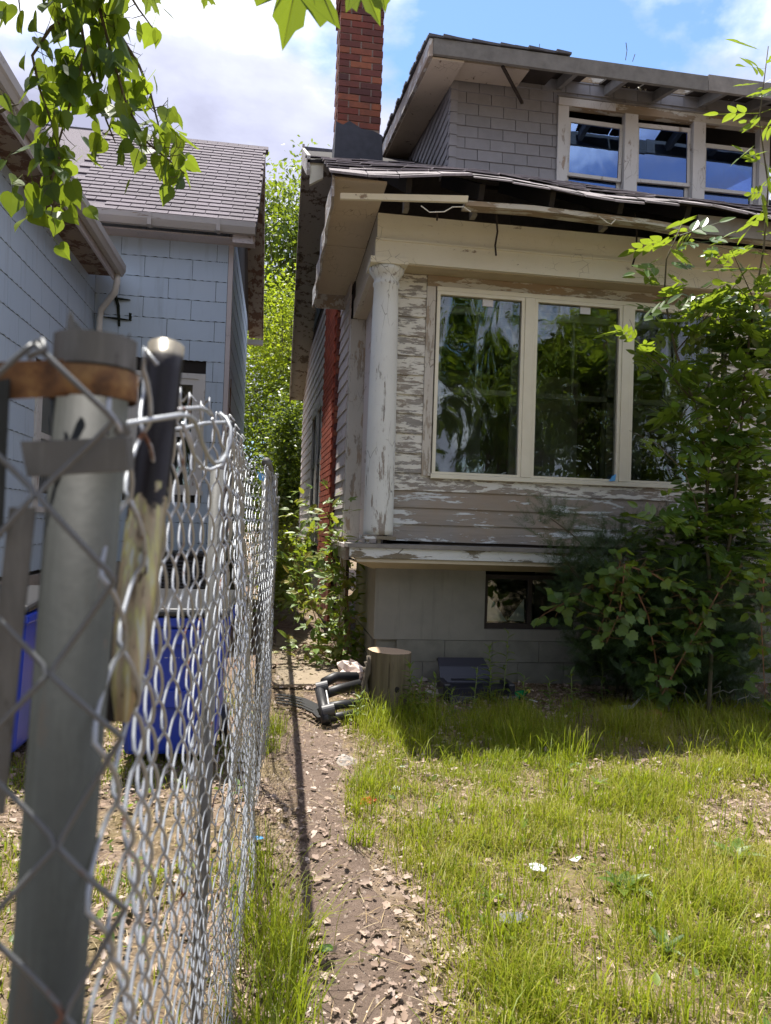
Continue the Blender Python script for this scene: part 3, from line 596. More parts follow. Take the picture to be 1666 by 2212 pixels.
    D = MB().box(DX+.01, XR, YD+.012, YD+.05, 4.95, 5.02).build('dormer', M['rafter'], H)
    q = MB(); q.box(DX+.01, 2.78, YD+.012, YD+.05, 5.02, zt); q.box(2.78, XR, YD+.012, YD+.05, 5.97, 6.235); q.box(5.4, XR, YD+.012, YD+.05, 5.02, 5.97); q.build('sheathing', M['dark'], D)
    MB().prism([(DX+.012, YD+.02, 4.98), (DX+.012, 10.4, slope(10.4)), (DX+.012, 10.4, zt+.56), (DX+.012, YD+.02, zt)], (.03, 0, 0)).build('cheek_sheathing', M['dark'], D)
    MB().box(2.7, 5.5, 8.7, 8.75, 4.9, 6.2).build('inner_wall', M['weathered'], D)
    sh = MB().add([(0, -.014, 0), (.262, -.014, .0), (.262, .0, 0), (0, 0, 0), (0, -.002, .122), (.262, -.002, .122), (.262, .008, .122), (0, .008, .122)], [(0, 3, 2, 1), (4, 5, 6, 7), (0, 1, 5, 4), (1, 2, 6, 5), (2, 3, 7, 6), (3, 0, 4, 7)]).mesh('wall_shingle', M['dshingle'])
    rows = 11
    for j in range(rows):
        z = 4.99+j*.118
        x = 2.62 if j == 10 else DX+.02-(.135 if j % 2 else 0)
        while x < 5.5:
            if not (z+.07 < 5.97 and x > 2.735):
                xa = max(x, DX-.005); w = min(x+.262, 2.765 if z+.07 < 5.97 else 9)-xa
                if w > .03: place('shingle', sh, D, (xa, YD+random.uniform(-.003, .003), z), (0, random.uniform(-.004, .004), 0), (w/.262, 1, 1))
            x += .268
    cs = MB().add([(-.014, 0, 0), (0, 0, 0), (0, .24, 0), (-.014, .24, 0), (-.002, 0, .122), (.008, 0, .122), (.008, .24, .122), (-.002, .24, .122)], [(0, 3, 2, 1), (4, 5, 6, 7), (0, 1, 5, 4), (1, 2, 6, 5), (2, 3, 7, 6), (3, 0, 4, 7)]).mesh('cheek_shingle', M['dshingle'])
    for j in range(14):
        z = 4.97+j*.118; y = YD-.0-(.12 if j % 2 else 0)
        while y < 10.3:
            if z+.10 > slope(y+.1) and z+.02 < zt-.02+.2*(y-YD) and y > YD-.05: place('shingle', cs, D, (DX+.002, y, z), (random.uniform(-.02, .02), 0, 0))
            y += .247
    q = MB()
    for j in range(10): z = 5.0+j*.118; q.prism([(DX-.022, YD-.022, z), (DX+.06, YD-.022, z), (DX+.06, YD-.012, z+.116), (DX-.012, YD-.012, z+.116)], (0, .012, 0)); q.prism([(DX-.022, YD-.0225, z), (DX-.022, YD+.06, z), (DX-.012, YD+.06, z+.116), (DX-.012, YD-.0125, z+.116)], (.01, 0, 0))
    q.build('corner_shingle', M['dshingle'], D)
    # dormer roof
    def dr(y): return 6.04+.21*(y-6.8)
    q = MB(); q.hexa([(1.27, 6.81, dr(6.8)-.06), (2.62, 6.81, dr(6.8)-.06), (2.62, 10.6, dr(10.6)-.06), (1.27, 10.6, dr(10.6)-.06), (1.27, 6.81, dr(6.8)), (2.62, 6.81, dr(6.8)), (2.62, 10.6, dr(10.6)), (1.27, 10.6, dr(10.6))])
    q.hexa([(2.62, 7.39, 6.24), (XR, 7.39, 6.24), (XR, 10.6, dr(10.6)-.06), (2.62, 10.6, dr(10.6)-.06), (2.62, 7.39, 6.28), (XR, 7.39, 6.28), (XR, 10.6, dr(10.6)), (2.62, 10.6, dr(10.6))])
    dro = q.build('dormer_roof', M['rafter'], D)
    q = MB()
    y = 6.79
    while y < 10.5:
        o = random.uniform(0, .03); q.hexa([(1.245-o, y, dr(y)+.004), (1.9, y, dr(y)+.004), (1.9, y+.15, dr(y+.15)+.012), (1.245-o, y+.15, dr(y+.15)+.012), (1.245-o, y, dr(y)+.026+o*.4), (1.9, y, dr(y)+.02), (1.9, y+.15, dr(y+.15)+.03), (1.245-o, y+.15, dr(y+.15)+.035)]); y += .13
    q.build('rake_shingle', M['ridge'], dro)
    q = MB(); x = 1.25
    while x < 2.6: o = random.uniform(0, .02); q.hexa([(x, 6.775-o, dr(6.8)+.0), (x+.15, 6.78-o, dr(6.8)+.0), (x+.15, 6.95, dr(6.95)), (x, 6.95, dr(6.95)), (x, 6.775-o, dr(6.8)+.022+o*.5), (x+.15, 6.78-o, dr(6.8)+.02), (x+.15, 6.95, dr(6.95)+.03), (x, 6.95, dr(6.95)+.03)]); x += .14
    q.build('eave_shingle', M['ridge'], dro)
    # fascia timber, rake board, soffit, open rafters
    MB().hexa([(1.30, 6.78, 5.885), (4.10, 6.78, 5.862), (4.10, 6.815, 5.862), (1.30, 6.815, 5.885), (1.30, 6.78, 6.035), (4.10, 6.78, 6.012), (4.10, 6.815, 6.012), (1.30, 6.815, 6.035)]).build('fascia_timber', M['fasciat'], D)
    MB().hexa([(4.105, 6.78, 5.87), (XR, 6.78, 5.85), (XR, 6.815, 5.85), (4.105, 6.815, 5.87), (4.105, 6.78, 6.03), (XR, 6.78, 6.01), (XR, 6.815, 6.01), (4.105, 6.815, 6.03)]).build('fascia_timber', M['weathered'], D)
    MB().hexa([(1.262, 6.79, 5.87), (1.298, 6.79, 5.87), (1.298, 10.4, dr(10.4)-.19), (1.262, 10.4, dr(10.4)-.19), (1.262, 6.79, 6.035), (1.298, 6.79, 6.035), (1.298, 10.4, dr(10.4)-.01), (1.262, 10.4, dr(10.4)-.01)]).build('rake_board', M['fascia'], D)
    MB().hexa([(1.30, 6.82, 5.86), (DX-.02, 6.82, 5.86), (DX-.02, 10.35, dr(10.35)-.2), (1.30, 10.35, dr(10.35)-.2), (1.30, 6.82, 5.88), (DX-.02, 6.82, 5.88), (DX-.02, 10.35, dr(10.35)-.18), (1.30, 10.35, dr(10.35)-.18)]).build('soffit_board', M['soffit'], D)
    MB().box(1.30, DX-.02, 10.3, 10.36, dr(10.3)-.42, dr(10.3)-.2).build('rake_end_block', M['fascia'], D)
    MB().hexa([(DX, 6.95, 5.95), (2.3, 6.95, 5.95), (2.3, 7.36, 6.02), (DX, 7.36, 6.02), (DX, 6.95, 5.97), (2.3, 6.95, 5.97), (2.3, 7.36, 6.04), (DX, 7.36, 6.04)]).build('soffit_board', M['soffit'], D)
    MB().beam((2.0, 6.86, 5.90), (2.35, 7.3, 5.83), .03, .018).build('loose_strip', M['rafter'], D)
    for x in (2.75, 3.28, 3.83, 4.36, 4.9): MB().beam((x, 6.816, 5.95), (x+.02, 7.39, 6.12), .05, .10).build('rafter_tail', M['weathered'], D)
    for x0, x1 in ((2.63, 3.0), (3.22, 3.62), (3.64, 3.92), (4.2, 4.75), (4.77, XR)): MB().hexa([(x0, 6.83, 6.012), (x1, 6.83, 6.012), (x1, 7.385, 6.178), (x0, 7.385, 6.178), (x0, 6.83, 6.03), (x1, 6.83, 6.03), (x1, 7.385, 6.198), (x0, 7.385, 6.198)]).build('shade_deck', M['rafter'], D)  # deck pieces added over the open rafters to shade them
    MB().box(2.35, XR, YD-.018, YD+.01, 6.185, 6.24).build('plate', M['trim_oldx'], D)
    for (x, w, h_) in ((2.36, .22, .09), (3.4, .18, .05), (3.62, .12, .07), (4.55, .2, .04)):
        q = MB(); n = 7; top = [(x+w*k/n, YD-.03-.03*random.random(), 6.20) for k in range(n+1)]; bot = [(x+w*k/n+random.uniform(-.02, .02), YD-.05-.05*random.random(), 6.20-h_*random.uniform(.4, 1.1)) for k in range(n+1)]
        q.add(top+bot, [(k, k+1, n+2+k, n+1+k) for k in range(n)]); q.build('paint_curl', M['trim_new'], D)
    # dormer windows
    MB().box(2.77, 2.885, YD-.035, YD+.05, 5.02, 5.895).build('casing', M['trim_white'], D)
    MB().box(2.77, 5.5, YD-.036, YD+.05, 5.896, 5.985).build('window_head', M['trim_oldx'], D)
    MB().box(2.77, 3.4, YD-.042, YD-.0365, 5.90, 5.98).build('peeling_strip', M['trim_white'], D)
    MB().box(2.75, 5.5, YD-.05, YD-.037, 5.986, 5.998).build('drip_edge', M['weathered'], D)
    for x0, x1 in ((3.515, 3.66), (4.30, 4.44), (5.08, 5.2)): MB().box(x0, x1, YD-.035, YD+.05, 5.02, 5.895).build('mullion', M['trim_white'], D)
    for k, (x0, x1, tilt, zb_, ztp) in enumerate(((2.89, 3.51, .018, 5.18, 5.80), (3.665, 4.295, -.012, 5.20, 5.84), (4.445, 5.075, .0, 5.18, 5.70))):
        s = MB(); yy = YD+.012
        z0, z1 = zb_, ztp
        for a in ((x0, x0+.035, z0, z1), (x1-.035, x1, z0, z1), (x0+.035, x1-.035, z1-.045, z1), (x0+.035, x1-.035, z0, z0+.035)): s.box(a[0], a[1], yy, yy+.03, a[2], a[3])
        wn = s.build('window', M['trim_white'], D, ((x0+x1)/2, yy, (z0+z1)/2)); wn.rotation_euler = (0, tilt, 0)
        p = MB().box(x0+.036, x1-.036, yy+.012, yy+.016, z0+.036, z1-.046).build('pane', M['glass_up'], wn, ((x0+x1)/2, yy, (z0+z1)/2))
        s = MB()
        for a in ((x0, x0+.04, 5.02, z0), (x1-.04, x1, 5.02, z0), (x0, x1, 5.02, 5.05)): s.box(a[0], a[1], yy+.034, yy+.06, a[2], a[3])
        lw = s.build('lower_sash', M['trim_white'], D); MB().box(x0+.04, x1-.04, yy+.045, yy+.049, 5.05, z0+.03).build('pane', M['glass_up'], lw)
        MB().beam((x0+.03, YD+.12, 5.62-.02*k), (x1, YD+.14, 5.55), .02, .03).build('curtain_rail', M['trim_white'], D)
    for pts in ([(2060, 190), (2085, 225)], [(2120, 215), (2150, 228)], [(2145, 228), (2150, 175)], [(2492, 240), (2498, 200), (2494, 170)], [(2520, 245), (2530, 215)]):
        MB().tube([onY(x*.5423+150 if False else (x)/1.844, y/1.844, 7.3) for x, y in pts], .004, 4).build('dead_twig', M['twig'], D)
house()

# ================================================================== the blue house on the left
B = thing('blue_sided_house', 'pale blue house with wavy-edged siding, mauve shingled roof and rusty gutters', 'house', (-2.44, 9.98, 0))
def blue():
    BX, BY, XE, Y2 = -2.44, 10.0, -.72, 14.8                    # wing wall plane, rear wing front plane, rear wing end plane
    MB().box(BX-.25, BX-.02, .5, 14, 0, 4.6).build('wing_wall', M['dark'], B); MB().box(BX-.1, XE-.03, BY+.02, BY+.2, 0, 5.3).build('rear_wall', M['dark'], B)
    MB().prism([(XE-.22, BY+.02, 0), (XE-.22, Y2, 0), (XE-.22, Y2, 5.2), (XE-.22, 12.4, 7.4), (XE-.22, BY+.02, 5.2)], (.2, 0, 0)).build('end_wall', M['dark'], B)
    MB().box(BX-.02, BX+.015, .5, BY-.01, 0, .80).build('stone_base', M['stone'], B); MB().box(BX, XE+.01, BY-.03, BY+.02, 0, .84).build('stone_base', M['stone'], B)
    e = .267
    def panel(w, seed):
        rnd = random.Random(seed); n = 14; q = MB(); V = []
        for k in range(n+1):
            x = w*k/n; z = .0035+.006*math.sin(k*2.1+seed)+rnd.uniform(-.0035, .0035); V += [(x, -.011, z), (x, -.001, z), (x, 0, e-.001), (x, -.004, e-.001)]
        Fc = []
        for k in range(n): o = k*4; p = o+4; Fc += [(o, p, p+3, o+3), (o, o+1, p+1, p), (o+2, o+3, p+3, p+2)]
        Fc += [(0, 3, 2, 1), (n*4, n*4+1, n*4+2, n*4+3)]
        return q.add(V, Fc).mesh('siding_panel', M['asb'])
    PM = {w: [panel(w, s) for s in range(3)] for w in (.606, .3)}
    win = (-1.94, -1.06, 1.80, 3.27)
    for j in range(17):
        z = .84+j*e
        if z > 5.2: break
        x = BX-(.3 if j % 2 else 0); 
        while x < XE-.05:
            xa = max(x, BX+.005); xb = min(x+.606, XE-.045); segs = [(xa, xb)]
            if win[2]-e < z < win[3]: segs = [(s, t) for s, t in ((xa, min(xb, win[0]-.06)), (max(xa, win[1]+.06), xb))]
            for s, t in segs:
                if t-s > .03: place('siding_panel', random.choice(PM[.606]), B, (s, BY, z), None, ((t-s-.0016)/.606, 1, 1))
            x += .61
        y = 3.6+(.3 if j % 2 else 0)
        while y < BY-.02 and z < 4.5:
            s, t = y, min(y+.606, BY-.02)
            segs = [(s, t)]
            if .84+e*3.1 < z+e*.6 and z < 2.95: segs = [(s, min(t, 7.80)), (max(s, 8.9), t)]
            for s_, t_ in segs:
                if t_-s_ > .04: place('siding_panel', random.choice(PM[.606]), B, (BX, s_, z), (0, 0, R(90)), ((t_-s_-.0016)/.606, 1, 1))
            y += .61
        y = BY+.06
        while y < Y2:
            t = min(y+.9, Y2); place('siding_panel', random.choice(PM[.606]), B, (XE, y, z+.02), (0, 0, R(90)), ((t-y-.004)/.606, 1, 1)); y += .9
    MB().box(XE-.04, XE+.02, BY-.025, BY+.055, .84, 5.3).build('corner_board', M['bluetrim'], B); MB().box(XE+.001, XE+.018, BY+.5, BY+.58, .84, 3.4).build('corner_board', M['rot'], B)
    # rear wing window
    x0, x1, z0, z1 = win; w = MB()
    for a in ((x0-.06, x0+.03, z0, z1), (x1-.03, x1+.06, z0, z1), (x0-.06, x1+.06, z1, z1+.07), (x0-.08, x1+.08, z0-.06, z0)): w.box(a[0], a[1], BY-.03, BY+.02, a[2], a[3])
    wn = w.build('window', M['trim_white'], B); s = MB()
    for a in ((x0+.03, x0+.1, z0, z1), (x1-.1, x1-.03, z0, z1), (x0+.1, x1-.1, z1-.08, z1), (x0+.1, x1-.1, z0, z0+.07), (x0+.1, x1-.1, 2.5, 2.56)): s.box(a[0], a[1], BY-.015, BY+.015, a[2], a[3])
    s.build('sash', M['trim_white'], wn); MB().box(x0+.1, x1-.1, BY+.002, BY+.006, z0+.07, z1-.08).build('pane', M['glass_dim'], wn)
    # wing window
    w = MB(); y0, y1, z0, z1 = 7.86, 8.86, 1.5, 2.85
    for a in ((y0-.05, y0+.08, z0, z1), (y1-.08, y1+.05, z0, z1), (y0-.05, y1+.05, z1, z1+.09), (y0-.08, y1+.08, z0-.06, z0)): w.box(BX-.02, BX+.03, a[0], a[1], a[2], a[3])
    wn = w.build('window', M['trim_white'], B); s = MB()
    for a in ((y0+.08, y0+.14, z0, z1), (y1-.14, y1-.08, z0, z1), (y0+.14, y1-.14, 2.2, 2.26), (y0+.14, y1-.14, z1-.06, z1)): s.box(BX-.012, BX+.02, a[0], a[1], a[2], a[3])
    s.build('sash', M['trim_white'], wn); MB().box(BX-.004, BX, y0+.14, y1-.14, z0, z1-.06).build('pane', M['glass_dim'], wn)
    # wing eave, gutter, soffit
    MB().box(BX, -2.12, 1.0, 9.62, 4.43, 4.45).build('soffit', M['rot'], B); MB().box(-2.14, -2.115, 1.0, 9.62, 4.38, 4.55).build('fascia', M['bluetrim'], B)
    g = MB(); prof = [(-2.112, 4.60), (-2.112, 4.47), (-2.10, 4.455), (-2.04, 4.455), (-2.02, 4.50), (-2.005, 4.52), (-2.005, 4.60), (-2.012, 4.60), (-2.012, 4.525), (-2.045, 4.465), (-2.10, 4.465), (-2.104, 4.60)]
    g.prism([(x, 1.0, z) for x, z in prof], (0, 8.7, 0)); g.build('gutter', M['gutter'], B)
    q = MB(); q.hexa([(-2.08, .8, 4.60), (-2.08, 9.75, 4.60), (-4.6, 9.75, 6.6), (-4.6, .8, 6.6), (-2.08, .8, 4.64), (-2.08, 9.75, 4.64), (-4.6, 9.75, 6.64), (-4.6, .8, 6.64)]); q.build('wing_roof', M['bshingle'], B)
    MB().tube([(-2.09, 9.62, 4.46), (-2.09, 9.62, 4.36), (-2.12, 9.66, 4.24), (-2.24, 9.80, 4.15), (-2.33, 9.90, 4.08), (-2.35, 9.92, 3.95), (-2.35, 9.92, 3.0), (-2.35, 9.92, .3)], .04, 10).build('downspout', M['spout'], B, smooth=True)
    # black streaks of mould beside the spout
    for pts in ([(-2.02, 3.62), (-2.0, 3.5), (-2.02, 3.38)], [(-1.98, 4.08), (-1.985, 3.98)]):
        MB().tube([(x, BY-.012, z) for x, z in pts], [.03, .022, .016][:len(pts)], 6, flat=.25).build('mould_streak', M['moss'], B)
    q = MB(); q.tube([onY(248, 633, 9.985), onY(256, 660, 9.985), onY(258, 705, 9.985)], [.03, .03, .02], 6, flat=.3); q.tube([onY(238, 641, 9.983), onY(262, 646, 9.983), onY(282, 648, 9.983)], [.012, .03, .01], 6, flat=.3); q.tube([onY(222, 684, 9.983), onY(252, 688, 9.983), onY(285, 692, 9.983)], [.008, .03, .008], 6, flat=.3); q.build('mould_streak', M['moss'], B)
    # rear wing roof
    RXE = -.41; ye, yr, ze, zr = 9.68, 12.4, 5.24, 7.64
    def rp(x, u, d=0): return (x, ye+(yr-ye)*u, ze+(zr-ze)*u+d)
    q = MB(); q.hexa([rp(-4.2, 0, -.08), rp(RXE, 0, -.08), rp(RXE, 1, -.08), rp(-4.2, 1, -.08), rp(-4.2, 0), rp(RXE, 0), rp(RXE, 1), rp(-4.2, 1)]); rf = q.build('rear_roof', M['bshingle'], B)
    rows = 25; L = math.hypot(yr-ye, zr-ze); tx = -math.atan2(zr-ze, yr-ye)
    sm = MB().add([(0, 0, .003), (.31, 0, .003), (.31, .165, 0), (0, .165, 0), (0, 0, .019), (.31, 0, .019), (.31, .165, .004), (0, .165, .004)], [(0, 3, 2, 1), (4, 5, 6, 7), (0, 1, 5, 4), (1, 2, 6, 5), (2, 3, 7, 6), (3, 0, 4, 7)]).mesh('roof_shingle', M['bshingle'])
    for j in range(rows):
        u = j/rows; x = -2.95-(.155 if j % 2 else 0)-random.uniform(0, .02)
        while x < RXE:
            w = min(.312, RXE+.015-x)
            if w > .04 and x > -3.0 and (j > 2 or x > -2.6): place('shingle', sm, rf, rp(x, u-.004, .003), (-tx, random.uniform(-.004, .004), 0), ((w-.006)/.31, 1, 1))
            x += .316
    MB().hexa([rp(-4.2, 1, -.02), rp(RXE, 1, -.02), (RXE, 15.2, 5.3), (-4.2, 15.2, 5.3), rp(-4.2, 1, .03), rp(RXE, 1, .03), (RXE, 15.2, 5.35), (-4.2, 15.2, 5.35)]).build('rear_roof_back', M['ridge'], B)
    q = MB(); x = -3.0
    while x < RXE: q.prism([(x, yr-.09, zr-.06), (x, yr, zr+.035), (x, yr+.09, zr-.06)], (.16, 0, 0)); x += .165
    q.build('ridge_cap', M['bshingle'], rf)
    MB().hexa([(XE+.02, yr-.2, zr-.36), (RXE-.03, yr-.2, zr-.36), (RXE-.03, 15.15, 5.14), (XE+.02, 15.15, 5.14), (XE+.02, yr-.2, zr-.34), (RXE-.03, yr-.2, zr-.34), (RXE-.03, 15.15, 5.16), (XE+.02, 15.15, 5.16)]).build('rake_soffit', M['rot'], B)
    for s_ in (0, 1):
        a, b = (rp(0, 0), rp(0, 1)) if not s_ else (rp(0, 1), (0, 15.2, 5.32))
        MB().hexa([(RXE-.03, a[1], a[2]-.2), (RXE, a[1], a[2]-.2), (RXE, b[1], b[2]-.2), (RXE-.03, b[1], b[2]-.2), (RXE-.03, a[1], a[2]+.0), (RXE, a[1], a[2]+.0), (RXE, b[1], b[2]+.0), (RXE-.03, b[1], b[2]+.0)]).build('rake_board', M['rot'], B)
    MB().box(XE, RXE, 15.1, 15.2, 5.0, 5.1).build('rake_return', M['gutter'], B)
    MB().box(XE+.02, RXE-.02, 9.7, 9.74, 5.02, 5.2).build('eave_return', M['bluetrim'], B); MB().box(XE-1.9, XE+.3, 9.74, BY+.02, 5.08, 5.10).build('soffit', M['bluetrim'], B)
    g = MB(); prof = [(9.70, 5.26), (9.70, 5.13), (9.68, 5.115), (9.62, 5.115), (9.595, 5.16), (9.58, 5.19), (9.58, 5.26), (9.588, 5.26), (9.588, 5.195), (9.625, 5.125), (9.68, 5.125), (9.692, 5.26)]
    g.prism([(-2.6, y, z) for y, z in prof], (RXE+2.6, 0, 0)); g.build('gutter', M['gutter'], B)
    for x in (-1.75, -.9): MB().box(x, x+.05, 9.572, 9.70, 5.108, 5.262).build('gutter_joint', M['gutter'], B)
blue()
# ================================================================== chain-link fence
FE = thing('chain_link_fence', 'sagging galvanised chain-link fence with a capless grey corner post and dangling broken pipe', 'fence', (-.15, .42, 0))
def fence():
    wire = M['wire']; MT = MB()
    # the panel that passes in front of the corner post, laid out node by node
    Y0 = .386
    Lc = [(75, 742), (79, 1066), (107, 1454), (124, 1825), (140, 2191), (155, 2560)]
    Rc = [(248, 906), (250, 1250), (264, 1590), (272, 1960), (285, 2330)]
    LL = [(-95, 900), (-88, 1260), (-66, 1640), (-45, 2010), (-30, 2380)]
    L3 = [(-260, 742), (-255, 1066), (-235, 1454), (-215, 1825), (-200, 2191), (-190, 2560)]
    def zig(A, Bn, side):
        seq = []
        for k in range(len(Bn)): seq += [A[k], Bn[k]]
        seq.append(A[len(Bn)]); pts = []
        for i, (a, b) in enumerate(zip(seq, seq[1:])):
            pa, pb = onY(*a, Y0), onY(*b, Y0); off = .0032*(1 if i % 2 else -1)
            for u in (0.02, .09, .25, .5, .75, .91): pts.append(pa.lerp(pb, u)+Vector((0, off*math.sin(math.pi*u)**.6, 0)))
        MT.tube(pts, .00155, 7)
    zig(Lc, Rc, 1); zig(Lc, LL, -1); zig(L3, LL, 1)
    MT.tube([onY(75, 742, Y0+.004), onY(92, 736, Y0+.002), onY(98, 752, Y0-.004), onY(60, 772, Y0-.004)], .0016, 7)
    MT.build('front_mesh', M['wire_shaded'], FE, smooth=True); MT = MB()
    # the run beside the path: every picket wire is a flattened spiral
    way = [(-.086, .395), (-.082, .46), (-.097, .7), (-.090, 1.2), (-.080, 2.0), (-.055, 3.0), (-.037, 4.0), (-.032, 8), (-.03, 13)]
    P = [Vector((x, y, 0)) for x, y in way]; cum = [0]
    for a, b in zip(P, P[1:]): cum.append(cum[-1]+(b-a).length)
    cum_a = np.array(cum); px = np.array([p.x for p in P]); py = np.array([p.y for p in P])
    Wd, Hd = .078, .085; i = 0
    while True:
        s0 = (i+.5)*Wd/2
        if s0 > cum[-1]-.1: break
        near = s0 < 3.6; st = 12 if near else 4; yy = float(np.interp(s0, cum_a, py))
        top = float(np.interp(yy, [.4, .9, 2, 4, 13], [1.475, 1.53, 1.575, 1.645, 1.66]))+.006*math.sin(i*1.9); bot = .015 if yy > 1.6 else .55
        n = int((top-bot)/Hd*st); z = top-np.arange(n+1)*(Hd/st); ph = 2*np.pi*(1.453-z)/Hd+(np.pi if i % 2 else 0)
        tri = np.arcsin(np.sin(ph+np.pi/2)*.993)/(np.pi/2)                    # 1 at this picket's left column
        s = s0-tri*Wd/4*1.07; nrm = .0048*np.sign(np.sin(ph))*np.abs(np.sin(ph))**.5
        wav = .013*np.sin(yy*3.1+z*2.4)*np.clip(yy-.5, 0, 1)+.010*np.sin(yy*7.3-z*4.1)*np.clip(yy-.6, 0, 1)+(.02*np.sin(yy*1.7+1))*np.clip(yy-1., 0, 1)*(z/1.6)+.012*np.sin(z*7+yy*9)*np.sin(yy*5+z*2)*np.clip(yy-.45, 0, 1)
        s = s+.030*np.sin(z*5.2+yy*2.)*min(1, max(0, yy-.45)*2)+.018*np.sin(z*9.1-yy*5.5+1)*min(1, max(0, yy-.5)*2)
        x = np.interp(s, cum_a, px)+nrm+wav; y = np.interp(s, cum_a, py)
        pts = [(float(a), float(b), float(c)) for a, b, c in zip(x, y, z)]
        a0 = pts[0]; pts = [(a0[0]+.007*(1 if i % 2 else -1), a0[1]+.004, a0[2]+.004), (a0[0], a0[1], a0[2]+.012)]+pts
        MT.tube(pts, .0015 if near else .0017, 6 if near else 3, cap=False); i += 1
    tag(MT.build('chain_link_mesh', wire, FE, smooth=True), 'woven galvanised wire, bent and loose at its top', kind='stuff')
    # loose bent wires at the top by the post
    def lw(pts, ys, r=.0017):
        n = len(pts); MB().tube([onY(x, y, ys[0]+(ys[1]-ys[0])*k/(n-1)) for k, (x, y) in enumerate(pts)], r, 7).build('loose_wire', wire, FE, smooth=True)
    lw([(222, 940), (245, 925), (272, 916), (330, 906), (389, 897), (408, 899), (420, 909), (430, 932), (437, 956), (450, 985), (463, 1001), (478, 998), (486, 985)], (.40, .62))
    lw([(360, 890), (395, 884), (431, 881), (446, 886), (454, 895)], (.55, .66)); lw([(300, 942), (355, 930), (400, 925), (440, 915), (498, 912)], (.6, .8), .0019)
    lw([(475, 893), (490, 905), (499, 925), (498, 955), (480, 1005), (455, 1015), (430, 1010)], (.75, .7)); lw([(458, 905), (470, 930), (478, 960), (488, 975)], (.75, .8)); lw([(395, 915), (420, 985), (440, 1010)], (.6, .7)); lw([(385, 960), (400, 1020), (405, 1085)], (.6, .65), .0015)
    # corner post and its fittings
    tp = Vector((-.1012, .42, 1.486)); bt = Vector((-.150, .42, -.1))
    po = MB().tube([bt, tp], .0189, 28).build('corner_post', M['galv'], FE, smooth=False); po.data.polygons.foreach_set('use_smooth', [len(p.vertices) == 4 for p in po.data.polygons])
    q = MB(); n = 28; ring = []
    for r_, zz in ((.0212, 1.487), (.0212, 1.5035), (.0195, 1.5035), (.0195, 1.487)): ring.append((r_, zz-1.487))
    q.lathe(ring, (-.1008, .42, 1.4805), 40, cap=False); cs_ = q.build('cap_sleeve', M['strap'], po, smooth=True); e_ = cs_.modifiers.new('e', 'EDGE_SPLIT'); e_.split_angle = R(40)
    a = onY(150, 672, .41); MB().prism([onY(143, 722, .408), onY(146, 690, .408), onY(152, 668, .408), onY(160, 690, .41), onY(190, 722, .412)], (0, .0014, 0)).build('torn_tab', M['strap'], po)
    MB().prism([onY(270, 738, .425), onY(281, 718, .425), onY(280, 738, .425)], (0, .0012, 0)).build('torn_tab', M['strap'], po)
    MB().lathe([(.0228, 0), (.0232, .004), (.0228, .0155), (.0195, .0155), (.0195, 0)], (-.1014, .42, 1.4635), 40, cap=False).build('rust_band', M['rust'], po, smooth=True)
    MB().hexa([onY(-400, 800, .412), onY(150, 775, .402), onY(150, 775, .408), onY(-400, 800, .418)][::-1]+[onY(-400, 888, .412), onY(150, 855, .402), onY(150, 855, .408), onY(-400, 888, .418)][::-1]).build('rust_rail_end', M['rust'], po)
    a, b, c, d = onY(43, 953, .398), onY(272, 944, .398), onY(278, 1018, .398), onY(58, 1030, .398); MB().prism([a, b, c, d], (0, .0016, 0)).build('tension_band', M['strap'], po, bevel=.0005)
    MB().prism([onY(273, 945, .3985), onY(286, 944, .415), onY(290, 1008, .415), onY(279, 1018, .3985)], (0, .0015, 0)).build('tension_band', M['strap'], po)
    MB().tube([onY(262, 930, .4), onY(268, 930, .43)], .004, 8).build('carriage_bolt', M['strap'], po)
    q = MB(); q.prism([onY(20, 1096, .404), onY(76, 1096, .404), onY(8, 1760, .404), onY(-55, 1760, .404)], (0, .002, 0)); q.build('tension_bar', M['strap'], FE)
    q = MB(); q.prism([onY(-30, 826, .40), onY(20, 818, .40), onY(4, 1160, .40), onY(-40, 1160, .40)], (0, .002, 0)); q.build('tension_bar', M['galv'], FE)
    # the dangling piece of top rail
    c0, c1 = onY(360, 748, .52), onY(264, 1560, .462); pts = [c0.lerp(c1, k/12) for k in range(13)]
    ob = MB().tube(pts, [.0122]*9+[.0115, .0105, .009, .004], 14).build('broken_rail', M['oldpipe'], FE, smooth=True); tag(ob, 'dangling broken rail, tarred black above and flaking yellow below')
    MB().tube([onY(325, 900, .535), onY(233, 1560, .475)], .0055, 8).build('rail_seam', M['dark'], FE)
    # top rail and line posts
    MB().tube([(-.052, 3.12, 1.655), (-.034, 5, 1.66), (-.03, 13, 1.66)], .021, 12).build('top_rail', M['strap'], FE, smooth=True)
    for y, r_ in ((1.45, .013), (4.05, .021), (6.6, .021), (9.2, .021), (12, .021)):
        x = float(np.interp(y, py, px))-.03; MB().tube([(x, y, -.05), (x, y, 1.65 if y > 2 else 1.5)], r_, 14).build('line_post', M['strap'], FE, smooth=True)
    MB().prism([onY(556, 1018, 3.), onY(572, 1026, 3.), onY(570, 1040, 3.), onY(560, 1036, 3.)], (0, .004, 0)).build('blue_tape', M['bluep'], FE)
fence()

